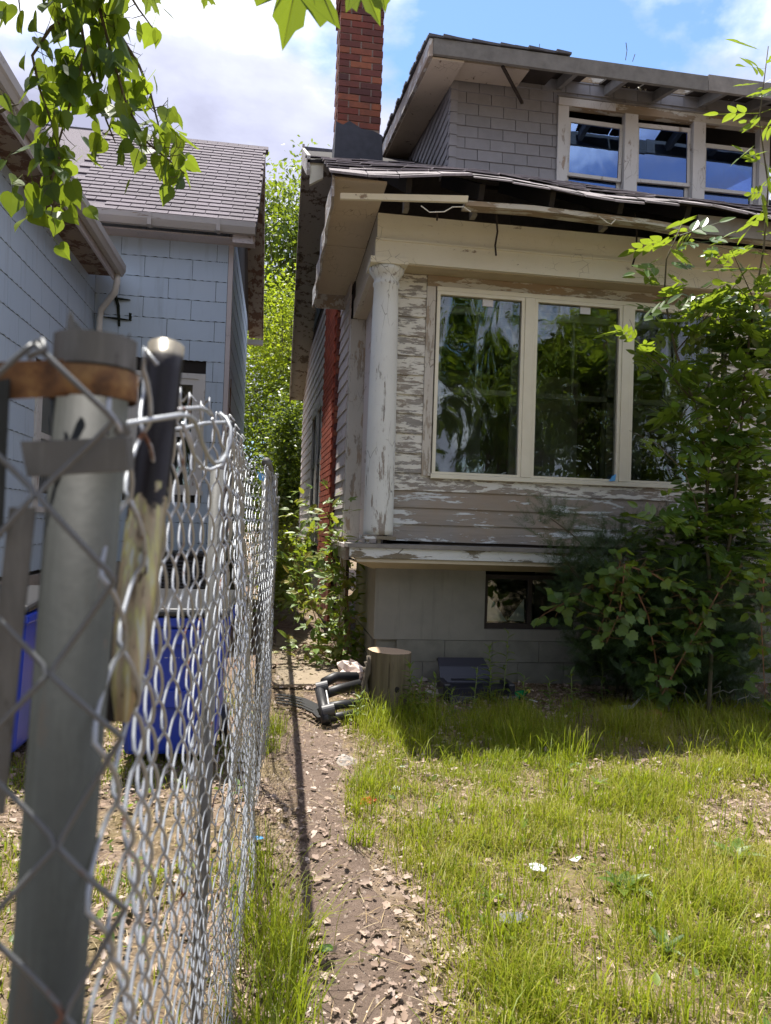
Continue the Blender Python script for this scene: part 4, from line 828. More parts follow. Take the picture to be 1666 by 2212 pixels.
# ================================================================== bins, air conditioner
def text_mesh(body, size, name):
    cu = bpy.data.curves.new(name, 'FONT'); cu.body = body; cu.size = size; cu.extrude = .0008; o = bpy.data.objects.new(name, cu); S.collection.objects.link(o)
    me = bpy.data.meshes.new_from_object(o.evaluated_get(bpy.context.evaluated_depsgraph_get())); bpy.data.objects.remove(o); me.materials.clear(); me.materials.append(M['ink']); me.name = name; return me
def bin_(x, y, label, txt=True, rz=0.):
    t = thing('wheelie_bin', label, 'bin', (x, y, 0), 'blue wheelie bins by the blue house'); w0, w1, d = .25, .30, .33
    b = MB(); b.hexa([(x-w0, y-.24, .06), (x+w0, y-.24, .06), (x+w0, y+.30, .06), (x-w0, y+.30, .06), (x-w1, y-.30, .84), (x+w1, y-.30, .84), (x+w1, y+.36, .84), (x-w1, y+.36, .84)]); bo = b.build('body', M['bin'], t, bevel=.03)
    MB().box(x-w1-.025, x+w1+.025, y-.33, y+.38, .80, .855).build('rim', M['bin'], t, bevel=.012)
    MB().prism([(x-.27, y-.325, .79), (x-.20, y-.325, .70), (x+.20, y-.325, .70), (x+.27, y-.325, .79)], (0, .05, 0)).build('front_panel', M['bin'], t, bevel=.008)
    MB().prism([(x-.09, y-.292, .44), (x-.10, y-.285, .34), (x+.10, y-.285, .34), (x+.09, y-.292, .44)], (0, .02, 0)).build('grab_bar', M['bin'], t, bevel=.006)
    l = MB(); l.hexa([(x-w1-.03, y-.345, .862), (x+w1+.03, y-.345, .862), (x+w1+.03, y+.37, .90), (x-w1-.03, y+.37, .90), (x-w1-.02, y-.33, .905), (x+w1+.02, y-.33, .905), (x+w1+.02, y+.36, .96), (x-w1-.02, y+.36, .96)]); l.build('lid', M['binlid'], t, bevel=.018)
    MB().tube([(x-.26, y+.40, .88), (x+.26, y+.40, .88)], .016, 10).build('handle', M['binlid'], t)
    for s in (-1, 1):
        wv = MB().tube([(x+s*.25, y+.30, .115), (x+s*.30, y+.30, .115)], .115, 20).build('wheel', M['binlid'], t); MB().tube([(x+s*.30, y+.30, .115), (x+s*.305, y+.30, .115)], .05, 12).build('hub', M['greyp'], wv)
    if txt:
        o = place('stamped_number', text_mesh('OR  8087', .05, 'stamped_number'), t, (x-.14, y-.2832, .62), (R(90-4), 0, 0))
        q = MB()
        for k in range(16): q.box(x+.085+k*.007, x+.085+k*.007+.0035, y-.285, y-.283, .622, .655)
        q.build('stamped_bars', M['ink'], t)
    return t
bin_(-.565, 4.62, 'blue wheelie bin with black lid and pale stamped number, behind the wire mesh')
bin_(-1.66, 4.66, 'blue wheelie bin at the picture edge, left of the corner post', False)
def ac():
    t = thing('air_conditioner', 'dark louvred air conditioner against the blue house behind the bins', 'air conditioner', (-1.1, 9.2, 0)); x0, x1, y0, y1 = -1.45, -.80, 8.9, 9.5
    MB().box(x0-.05, x1+.05, y0-.05, y1+.05, 0, .08).build('base_pad', M['slab'], t); MB().box(x0+.02, x1-.02, y0+.02, y1-.02, .08, .98).build('core', M['dark'], t); MB().box(x0, x1, y0, y1, .98, 1.03).build('top_cover', M['blackp'], t, bevel=.01)
    for x in (x0, x1-.03):
        for y in (y0, y1-.03): MB().box(x, x+.03, y, y+.03, .08, .98).build('corner_post', M['blackp'], t)
    lv = MB().box(0, x1-x0-.06, 0, .012, 0, .022).mesh('louvre', M['blackp'])
    for k in range(20): place('louvre', lv, t, (x0+.03, y0, .12+k*.042), (R(-25), 0, 0))
ac()
# ================================================================== stump and rubbish
def stump():
    t = thing('tree_stump', 'sawn tree stump with bark left on one edge, before the porch corner', 'stump', (.862, 5.5, 0)); q = MB(); n = 90; V = []; rings = [(0, 1.06), (.12, 1.0), (.3, .98), (.43, .985), (.50, .99)]
    for z, k in rings:
        for a in range(n):
            th = 2*math.pi*a/n; r = .163*k*(1+.03*math.sin(3*th+1)+.015*math.sin(7*th)+.012*math.sin(19*th+z*2)+.01*math.sin(31*th+z*3)); V.append((.862+r*math.cos(th)+.01*z, 5.5+r*.95*math.sin(th), z-.03+(.03 if z > .49 else 0)*(.3-.6*math.cos(th)*.5)))
    F = [(i*n+a, i*n+(a+1) % n, (i+1)*n+(a+1) % n, (i+1)*n+a) for i in range(len(rings)-1) for a in range(n)]
    q.add(V, F); q.build('trunk', M['stump'], t, smooth=True)
    top = MB().add([v for v in V[-n:]], [tuple(range(n))]).build('sawn_face', M['rings'], t, (.862, 5.5, .49))
    b = MB()
    for k in range(3):
        pts = [(.862-.165+.012*math.sin(z*20+k)-.006*k, 5.5-.06+.035*k, z) for z in np.linspace(0, .45-.05*k, 9)]; b.tube(pts, [.02+.008*math.sin(i*2.3+k) for i in range(9)], 7)
    b.build('bark', M['bark'], t, smooth=True); kn = onY(884, 1468, 5.35)
    MB().lathe([(.001, -.006), (.024, -.006), (.022, 0), (.012, .004), (.001, .002)], (0, 0, 0), 14, cap=False).build('knot', M['dark'], t)
    o = [c for c in t.children if c.name.startswith('knot')][0]; o.location = Vector((.905, 5.352, .22))-WL[t.name]; o.rotation_euler = (R(90), 0, 0)
stump()
def pipe_frame():
    t = thing('wheeled_walker_frame', 'toppled black plastic wheeled frame lying on the walkway by the stump', 'frame', (.50, 5.72, 0)); k = M['blackp']
    def T(pts, r, name='tube', mat=k): return MB().tube([onZ(x, y, z) for x, y, z in pts], r, 12).build(name, mat, t, smooth=True)
    T([(690, 1490, .17), (700, 1530, .10), (705, 1560, .03)], .035, 'side_rail'); T([(700, 1475, .17), (725, 1462, .20), (770, 1462, .18)], .04, 'cross_bar'); T([(700, 1500, .13), (735, 1488, .15), (778, 1478, .17)], .038, 'cross_bar')
    T([(703, 1528, .09), (740, 1522, .10), (782, 1518, .09)], .032, 'cross_bar'); T([(708, 1552, .045), (745, 1545, .045), (785, 1535, .05)], .028, 'cross_bar')
    MB().tube([onZ(705, 1492, .18), onZ(712, 1530, .11)], .006, 8).build('axle', M['chrome'], t)
    for x, y, z in ((700, 1484, .19), (714, 1534, .10)):
        c = onZ(x, y, z); MB().tube([c+Vector((-.055, 0, -.01)), c+Vector((.03, 0, .01))], .042, 18).build('roller', M['greyp'], t)
pipe_frame()
def strips():
    t = thing('plastic_strap', 'curved black plastic strap lying flat on the path next to the fence', 'strap', (.2, 5.8, 0))
    for k in range(4):
        pts = [onZ(x, y+k*6, .02+.012*k) for x, y in ((598, 1500), (625, 1503), (655, 1510), (680, 1522), (690, 1532))]; q = MB()
        for a, b in zip(pts, pts[1:]): q.beam(a, b, .05-.008*k, .006)
        q.build('band', M['blackp'], t)
strips()
def tray():
    t = thing('moulded_plastic_seat', 'dark navy moulded plastic seat lying in the shade against the foundation', 'seat', (1.5, 5.95, 0)); q = MB()
    prof = [(6.40, .27), (6.34, .285), (6.27, .22), (6.19, .10), (6.05, .12), (5.90, .11), (5.80, .07), (5.78, .0)]
    for i, ((y0, z0), (y1, z1)) in enumerate(zip(prof, prof[1:])):
        w = .19+.015*i; w2 = .19+.015*(i+1); c = 1.62+.012*i
        q.hexa([(c-w, y0, z0-.025), (c+w, y0, z0-.025), (c+.012+w2, y1, z1-.025), (c+.012-w2, y1, z1-.025), (c-w, y0, z0), (c+w, y0, z0), (c+.012+w2, y1, z1), (c+.012-w2, y1, z1)])
    q.build('shell', M['navyp'], t, bevel=.008)
    for s in (-1, 1): MB().box(1.67+s*.27-.03, 1.67+s*.27+.03, 5.84, 6.1, .0, .16).build('arm', M['navyp'], t, bevel=.012)
    MB().box(1.48, 1.82, 6.02, 6.05, .148, .162).build('rib', M['navyp'], t)
tray()
def blob(name, label, cat, p, r, mat, squash=.6, amp=.35, seed=0, group=None):
    rg = random.Random(seed); q = MB(); n, mm = 12, 8; V = []; ph = [rg.uniform(0, 6) for _ in range(6)]
    for j in range(mm+1):
        a = math.pi*j/mm
        for k in range(n):
            b = 2*math.pi*k/n; d = 1+amp*(.5*math.sin(2*b+ph[0]+a*2)+.4*math.sin(3*b+ph[1])*math.sin(a)+.4*math.sin(5*a+ph[2]+b)+rg.uniform(-.25, .25))
            V.append((p[0]+r*d*math.sin(a)*math.cos(b), p[1]+r*d*math.sin(a)*math.sin(b), max(p[2]+r*squash*(1+d*math.cos(a))-.01, p[2]-.02)))
    q.add(V, [(j*n+k, j*n+(k+1) % n, (j+1)*n+(k+1) % n, (j+1)*n+k) for j in range(mm) for k in range(n)]); o = q.build(name, mat, None, p); tag(o, label, cat, group); return o
blob('crumpled_bag', 'crumpled pale plastic bag under the creeper beside the foundation', 'bag', (.66, 6.35, .03), .13, M['bag'], .8, .5, 3)
for k, (x, y, r, l) in enumerate(((745, 1652, .07, 'flat grey stone lying on the edge of the path'), (925, 1505, .05, 'dark rounded stone nearest the stump in the rubble pile'), (938, 1490, .045, 'pale upper stone of the rubble pile right of the stump'), (915, 1478, .05, 'brownish stone at the back of the rubble pile'), (948, 1508, .055, 'grey stone at the right end of the rubble pile'))):
    p = onZ(x, y); blob('stone', l, 'stone', (p.x, p.y, 0), r, M['stone'], .42 if k == 0 else .7, .3, k+9, 'loose stones in the yard')
def scrap(name, label, cat, x, y, s, mat, seed, tilt=.25, z=.02):
    rg = random.Random(seed); p = onZ(x, y); n = 7; out = []
    for k in range(n):
        a = 2*math.pi*k/n; r = s*rg.uniform(.55, 1.0); out.append((p.x+r*math.cos(a), p.y+r*.8*math.sin(a), z+.004+max(0, tilt*r*math.sin(a+seed))+rg.uniform(0, .01)))
    c = (p.x, p.y, z+.02); q = MB(); q.add(out+[c], [(k, (k+1) % n, n) for k in range(n)]); o = q.build(name, mat, None, (p.x, p.y, z)); m_ = o.modifiers.new('s', 'SOLIDIFY'); m_.thickness = .003; tag(o, label, cat); return o
scrap('paper_scrap', 'white torn sheet tilted on edge under the dark yew', 'litter', 1362, 1538, .13, M['paper'], 2, 1.2)
scrap('paper_scrap', 'white sheet lying flat beside the green bottle', 'litter', 1095, 1518, .11, M['paper'], 3, .3)
scrap('paper_scrap', 'small white sheet right of the green bottle', 'litter', 1150, 1522, .07, M['paper'], 4, .4)
scrap('paper_scrap', 'pale blue scrap among the grass above the red plastic bits', 'litter', 856, 1715, .03, M['paper'], 5); scrap('paper_scrap', 'large white crumpled scrap in the middle of the lawn', 'litter', 1160, 1892, .045, M['paper'], 6, .6)
scrap('paper_scrap', 'white scrap by the broad-leaved weed in the lawn', 'litter', 1245, 1872, .03, M['paper'], 8, .6)
scrap('plastic_scrap', 'bright pink plastic scrap beneath the yew', 'litter', 1410, 1556, .11, M['pinkp'], 7, .5); scrap('plastic_wrapper', 'bright blue wrapper caught at the foot of the mesh', 'litter', 556, 1826, .035, M['bluep'], 11, .4)
scrap('slate_piece', 'broken dark grey slate half hidden in the lawn', 'slate', 1108, 2000, .075, M['slate'], 12, .12)
for k, (x, y) in enumerate(((786, 1738), (800, 1736))): tag(blob('plastic_bit', ('left of', 'right of')[k] and ('left bright red plastic bit by the path edge', 'right bright red plastic bit by the path edge')[k], 'litter', tuple(onZ(x, y)), .022, M['redp'], .9, .6, 30+k), group='red plastic bits')
def bottle():
    p = onZ(1118, 1515); t = thing('bottle', 'green plastic bottle lying in the shaded rubbish', 'bottle', (p.x, p.y, 0)); c = Vector((p.x, p.y, .05)); d = Vector((.8, .5, .1)).normalized()
    MB().tube([c+d*s for s in (-.11, -.10, .03, .07, .10, .12)], [.025, .036, .036, .03, .014, .014], 14).build('body', M['greenp'], t, smooth=True); MB().tube([c+d*.12, c+d*.145], .017, 12).build('cap', M['yellowp'], t)
bottle()

# ================================================================== plants
def curve(p0, p1, sag=0., n=8, wob=.0, seed=0):
    rg = random.Random(seed); p0, p1 = Vector(p0), Vector(p1); out = []
    for k in range(n+1):
        u = k/n; p = p0.lerp(p1, u); p.z += sag*math.sin(math.pi*u); p += Vector((rg.uniform(-1, 1), rg.uniform(-1, 1), rg.uniform(-1, 1)))*wob*(1 if 0 < k < n else 0); out.append(p)
    return out
def basis(d, nrm):
    d = Vector(d).normalized(); x = d.cross(Vector(nrm))
    if x.length < 1e-4: x = d.orthogonal()
    x.normalize(); z = x.cross(d); return Matrix((x, d, z)).transposed()
def leaf_mesh(tmpl, name, mat, petiole=.0, curl=0.):
    v, t = tmpl; v = [(x, y, z-curl*(y*y)) for x, y, z in v]; b = MB(); b.add(v, t)
    if petiole: b.add([(-.012, -petiole, .0), (.012, -petiole, 0), (.012, .05, .01), (-.012, .05, .01)], [(0, 1, 2, 3)])
    return b.mesh(name, mat)
# ---- trees: trunk, limbs and a crown of leaf-sized faces
def tree(name, label, base, h, crown, mat, nleaf, size, seed, trunk=.14, group=None, clusters=70, tmpl=LEAF4, spread=.32, hang=.0):
    rg = np.random.default_rng(seed); t = thing(name, label, 'tree', base, group); bx, by, _ = base; b = MB()
    (cx, cy, cz), (rx, ry, rz) = crown
    top = Vector((cx, cy, cz+rz*.6)); tr = curve((bx, by, -.1), top, 0, 8, .08, seed); b.tube(tr, [trunk*(1-.85*k/8) for k in range(9)], 8)
    d = rg.normal(size=(clusters, 3)); d /= np.linalg.norm(d, axis=1, keepdims=True); rad = rg.random(clusters)**.4; C = np.array([cx, cy, cz])+d*rad[:, None]*np.array([rx, ry, rz])
    for k in range(0, clusters, 2):
        u = rg.uniform(.35, .95); s = tr[int(u*8)]; e = Vector(C[k]); b.tube(curve(s, e, .1, 4, .06, k), [trunk*.28, trunk*.22, trunk*.15, trunk*.09, trunk*.04], 5)
    b.build('trunk', M['bark'], t)
    cs = rg.choice(clusters, nleaf); sig = spread*np.array([rx, ry, rz])*.75; P = C[cs]+rg.normal(size=(nleaf, 3))*np.minimum(sig, np.array([1, 1, .75])*spread*1.6)
    D = rg.normal(size=(nleaf, 3)); D[:, 2] = D[:, 2]*.5-.35-hang; Nn = rg.normal(size=(nleaf, 3))*.6+np.array([0, 0, 1.]); sz = size*rg.uniform(.6, 1.3, nleaf)
    rn = np.clip(.5+.28*rg.normal(size=clusters)[cs]+.18*rg.normal(size=nleaf), 0, 1)
    V, T, Q = scatter(*tmpl, P, D, Nn, sz, rn); o = bpy.data.objects.new('crown', npmesh('crown', V, T, mat, Q)); _link(o, t, (0, 0, 0)); return t
tree('bright_tree', 'sunlit yellow-green tree standing between the two houses', (.15, 20.5, 0), 8, ((.2, 20.5, 5.6), (2.6, 1.8, 2.6)), M['tree_y'], 26000, .12, 1, .16, clusters=110)
tree('tall_feathery_tree', 'tall feathery green tree rising behind the bright tree', (.6, 25, 0), 13, ((.3, 25, 9.6), (2.4, 2, 3.9)), M['tree_g'], 16000, .20, 2, .2, clusters=70, hang=.3)
tree('shaded_tree', 'dark green understorey tree at the end of the side yard', (-.1, 18.5, 0), 5, ((0, 18.6, 2.6), (2.6, 1.1, 2.2)), M['tree_g'], 24000, .10, 3, .1, clusters=100)
tree('vine_covered_tree', 'leafy vine-draped tree beside the rear of the abandoned house', (.35, 16.6, 0), 5, ((.12, 16.6, 2.1), (.55, .6, 1.9)), M['tree_d'], 9000, .10, 4, .08, clusters=60, tmpl=OVATE)
tree('bright_shrub', 'bright low shrub filling the side yard beyond the fence', (.2, 13.6, 0), 2, ((.2, 14.2, .55), (.42, 1.6, .65)), M['tree_y'], 6500, .085, 5, .03, clusters=60, tmpl=OVATE)
# street trees behind the viewer, mirrored in the panes
for k, (x, y, h, rr, mt) in enumerate(((-6, -15, 15, 4.6, 'tree_g'), (2.0, -17, 17, 4.4, 'tree_d'), (9.5, -15, 12, 3.8, 'tree_g'), (17, -20, 15, 5, 'tree_d'))):
    tree('street_tree', ('leftmost', 'tallest dark', 'second from the right', 'rightmost')[k]+' street tree across the road, mirrored in the windows', (x, y, 0), h, ((x, y, h*.56), (rr, rr*.8, h*.40)), M[mt], 14000, .36, 40+k, .25, 'street trees across the road', 60)

# ---- overhanging poplar branch: every leaf its own part
def poplar():
    rg = random.Random(21); t = thing('poplar_branch', 'hanging poplar branch with heart-shaped leaves against the sky, top left', 'branch', (-2.9, -.4, 0))
    tk = MB(); tk.tube([(-2.9, -.4, -.1), (-2.85, -.38, 1.5), (-2.8, -.3, 3.2), (-2.5, 0, 4.6), (-2.0, .9, 5.6)], [.24, .21, .17, .10, .05], 12)
    tk.tube([(-2.5, 0, 4.6), (-1.8, 1.0, 4.75), (-1.35, 1.9, 4.45), (-1.28, 2.5, 4.0)], [.07, .05, .032, .02], 8); tk.build('limb', M['bark'], t, smooth=True)
    ms = [leaf_mesh(HEART, 'poplar_leaf', M['poplar'], .55, c) for c in (.05, .2, -.1)]; tw = MB()
    def twig(px, Ys, dens, sp):
        pts = [onY(x, y, Ys[0]+(Ys[1]-Ys[0])*k/(len(px)-1)) for k, (x, y) in enumerate(px)]; tw.tube(pts, [.007-.005*k/(len(pts)-1) for k in range(len(pts))], 6)
        for a, b in zip(pts, pts[1:]):
            for k in range(max(1, int((b-a).length*dens*2.3))):
                p = a.lerp(b, rg.random()); o = Vector((rg.gauss(0, 1), rg.gauss(0, 1)*1.2, rg.gauss(-.35, .8)))*sp; q = p+o
                d = (Vector((rg.gauss(0, .55), rg.gauss(0, .55), -1))+o*3).normalized(); s = rg.uniform(.058, .098)
                if rg.random() < .5: tw.tube([p, p.lerp(q, .6)+Vector((0, 0, .01)), q-d*.4*s], [.0016, .0013, .001], 4, cap=False)
                place('leaf', rg.choice(ms), t, q, basis(d, (rg.gauss(0, 1.2), rg.gauss(-.5, 1.), rg.gauss(.2, .9))), s)
    pr = 2.75
    st = onY(200, -140, 2.6)
    tw.tube([(-1.28, 2.5, 4.0), (-1.1, 2.6, 3.6), st], [.02, .014, .009], 6)
    twig([(200, -140), (170, 20), (185, 110), (150, 230), (120, 330), (90, 400), (75, 460)], (2.6, 2.8), 34, .045)
    twig([(200, -140), (215, 20), (245, 130), (275, 230), (320, 310), (370, 350), (400, 375)], (2.6, 2.85), 46, .06)
    twig([(215, 20), (250, 60), (300, 140), (325, 200), (345, 280), (350, 370)], (2.65, 2.95), 30, .045)
    twig([(170, 20), (110, 60), (70, 120), (85, 190), (110, 260), (130, 340)], (2.6, 2.7), 34, .05)
    twig([(130, 340), (110, 390), (120, 430), (110, 465)], (2.7, 2.75), 36, .05); twig([(185, 110), (210, 190), (230, 260), (250, 310)], (2.7, 2.8), 26, .045)
    twig([(200, -140), (120, -60), (40, -10), (45, 40)], (2.5, 2.6), 22, .05); twig([(200, -140), (250, -60), (300, 20), (330, 60)], (2.5, 2.7), 26, .045); twig([(0, 240), (20, 230), (40, 225)], (2.6, 2.65), 10, .04)
    tw.build('twig', M['twig'], t)
poplar()
def maple():
    t = thing('maple_branch', 'large close maple leaves hanging in at the top of the picture', 'branch', (1.9, -1.6, 0)); tk = MB()
    tk.tube([(1.9, -1.6, -.1), (1.85, -1.55, 1.6), (1.7, -1.4, 2.9), (1.2, -.7, 3.3), (.6, .3, 3.0), (.2, .95, 2.6), (.1, 1.05, 2.42)], [.16, .14, .11, .05, .025, .01, .006], 10); tk.build('limb', M['bark'], t, smooth=True)
    out = [(0, .0), (.14, -.06), (.30, .02), (.27, .08), (.42, .10), (.55, .16), (.50, .24), (.60, .33), (.44, .36), (.36, .42), (.50, .58), (.58, .76), (.42, .70), (.36, .78), (.24, .64), (.17, .62), (.18, .8), (.10, .86), (.0, 1.08)]
    out = out+[(-x, y) for x, y in out[-2:0:-1]]; mm = leaf_mesh(fan(out, .22), 'maple_leaf', M['maple'], .0, .12)
    vb = MB(); zf = lambda x, y: .22*abs(x)-.12*y*y
    for ex, ey in ((0, 1.0), (.5, .70), (-.5, .70), (.5, .2), (-.5, .2), (.25, .55), (-.25, .55)):
        for sg in (-1, 1):
            n = 8; vb.tube([(ex*k/n, ey*k/n, zf(ex*k/n, ey*k/n)+sg*.006) for k in range(n+1)], [.010*(1-.8*k/n) for k in range(n+1)], 4)
    vm = vb.mesh('maple_vein', M['veinm'])
    Y = 1.05
    def lf(x, y, dx, dy, s, nrm, Y=Y): p = onY(x, y, Y); q = onY(x+dx, y+dy, Y); place('leaf', mm, t, p, basis(q-p, nrm), s); place('vein', vm, t, p, basis(q-p, nrm), s); return p
    st = MB(); a = lf(655, -105, -22, 100, .128, (.1, -1, .35)); b = lf(765, -75, 30, 60, .085, (-.2, -1, .5), 1.1); c = lf(440, -30, 4, 60, .03, (.6, -1, .2)); d = lf(322, -32, -2, 60, .045, (.9, -.5, .3), 1.2); e = lf(815, -70, 20, 80, .062, (.1, -1, .9), 1.12)
    for p in (a, b, c, d, e): st.tube([(.1, 1.05, 2.42), (Vector((.1, 1.05, 2.42)).lerp(p, .6)+Vector((0, 0, .02))), p], .0012, 5)
    st.build('leaf_stalk', M['greenstem'], t)
maple()

# ---- ash sapling in front of the porch: compound leaves, each one part
def compound(nl, name, mat, L=1.0):
    b = MB(); v, tt = OVATE
    for k in range(nl):
        pair, side = k//2, (1 if k % 2 else -1)
        last = k == nl-1; y = .35+.22*pair if not last else .95; d = Vector((side*.85, .55, -.05)).normalized() if not last else Vector((0, 1, -.1)).normalized()
        bs = basis(d, (random.uniform(-.25, .25), random.uniform(-.2, .2), 1)); s = random.uniform(.38, .48)*L; o = Vector((0, y, -.06*y*y))
        b.add([o+bs @ (Vector(q)*s) for q in v], tt)
    b.add([(-.006, 0, 0), (.006, 0, 0), (.004, 1, -.06), (-.004, 1, -.06)], [(0, 1, 2, 3)]); return b.mesh(name, mat)
ASH = [compound(n, 'ash_leaf', M['ash']) for n in (5, 7, 5, 7)]
def sapling():
    rg = random.Random(8); t = thing('ash_sapling', 'leafy ash sapling growing up in front of the porch at the right', 'sapling', (3.55, 5.85, 0)); st = MB(); n_ = [0]
    def stem(px, Ys, r, every, s0, s1, dense=1.):
        every *= .78; s0 *= 1.08; s1 *= 1.15
        pts = [onY(x, y, Ys[0]+(Ys[1]-Ys[0])*k/(len(px)-1)) if y < 1480 else onZ(x, y) for k, (x, y) in enumerate(px)]; st.tube(pts, [r*(1-.75*k/(len(pts)-1)) for k in range(len(pts))], 7)
        ang = rg.uniform(0, 6)
        for a, b in zip(pts, pts[1:]):
            k = max(1, int((b-a).length/every)); tot = (pts[-1]-pts[0]).length
            for i in range(k):
                p = a.lerp(b, (i+.5)/k); u = (p-pts[0]).length/tot
                if u < .12: continue
                for _ in range(2):
                    ang += math.pi+rg.uniform(-.5, .5) if _ else 1.7; d = Vector((math.cos(ang), math.sin(ang)*.8-.15, rg.uniform(-.45, .7))).normalized(); s = rg.uniform(s0*.75, s1*1.1)
                    place('leaf', rg.choice(ASH), t, p, basis(d, (rg.gauss(0, .7), rg.gauss(-.2, .7), .8)), s); n_[0] += 1
    stem([(1530, 1560), (1540, 1350), (1525, 1150), (1530, 1000), (1500, 870), (1460, 760), (1435, 640), (1440, 560), (1475, 480)], (5.6, 5.4), .018, .10, .20, .28)
    stem([(1540, 1350), (1580, 1150), (1600, 950), (1610, 800), (1630, 650), (1650, 540), (1660, 400), (1640, 260), (1660, 100)], (5.6, 4.9), .014, .11, .18, .26)
    stem([(1525, 1150), (1480, 1020), (1420, 960), (1360, 930)], (5.5, 5.3), .006, .26, .16, .24); stem([(1530, 1000), (1590, 900), (1640, 830), (1690, 760)], (5.5, 5.2), .008, .10, .18, .26)
    stem([(1500, 870), (1440, 800), (1390, 760), (1360, 690)], (5.5, 5.2), .006, .17, .16, .24); stem([(1460, 760), (1520, 690), (1570, 640), (1600, 600)], (5.45, 5.2), .006, .09, .16, .24)
    stem([(1600, 950), (1650, 1000), (1690, 1080)], (5.5, 5.3), .006, .09, .2, .26); stem([(1580, 1150), (1640, 1100), (1680, 1150)], (5.5, 5.4), .006, .09, .2, .26); stem([(1530, 1000), (1470, 900), (1540, 820), (1600, 740)], (5.5, 5.3), .006, .08, .18, .25)
    stem([(1525, 1150), (1460, 1120), (1400, 1130)], (5.5, 5.4), .005, .10, .2, .26); stem([(1630, 650), (1580, 540), (1500, 520)], (5.2, 5.0), .004, .12, .14, .18)
    st.build('stem', M['twig'], t, smooth=True)
    g = np.random.default_rng(77); C = np.array([onY(x, y, Y) for x, y, Y in ((1560, 720, 5.5), (1600, 760, 5.5), (1610, 850, 5.6), (1600, 1000, 5.6), (1640, 930, 5.5), (1640, 1050, 5.6), (1580, 1080, 5.7), (1620, 720, 5.4), (1650, 1160, 5.6), (1560, 680, 5.4), (1660, 850, 5.4), (1500, 1130, 5.7), (1570, 1190, 5.6), (1640, 1230, 5.6), (1420, 1170, 5.8))])
    n = 600; P0 = C[g.choice(len(C), n)]+g.normal(size=(n, 3))*np.array([.15, .16, .13]); Dr = g.normal(size=(n, 3)); Dr[:, 2] = Dr[:, 2]*.4-.1; Dr /= np.linalg.norm(Dr, axis=1, keepdims=True); Sd = np.cross(Dr, [0, 0, 1.]); P, D = [], []
    for k in range(5): P.append(P0+Dr*(.05+.05*(k//2))); D.append(Dr*.6+Sd*(0 if k == 4 else (1 if k % 2 else -1)))
    P, D = np.concatenate(P), np.concatenate(D); V, T, Q = scatter(*OVATE, P, D, g.normal(size=P.shape)*.65+np.array([0, -.2, .8]), g.uniform(.05, .12, len(P)), np.tile(g.random(n), 5)); o = bpy.data.objects.new('foliage', npmesh('foliage', V, T, M['ash_bulk'], Q)); _link(o, t, (0, 0, 0)); tag(o, kind='stuff')
sapling()
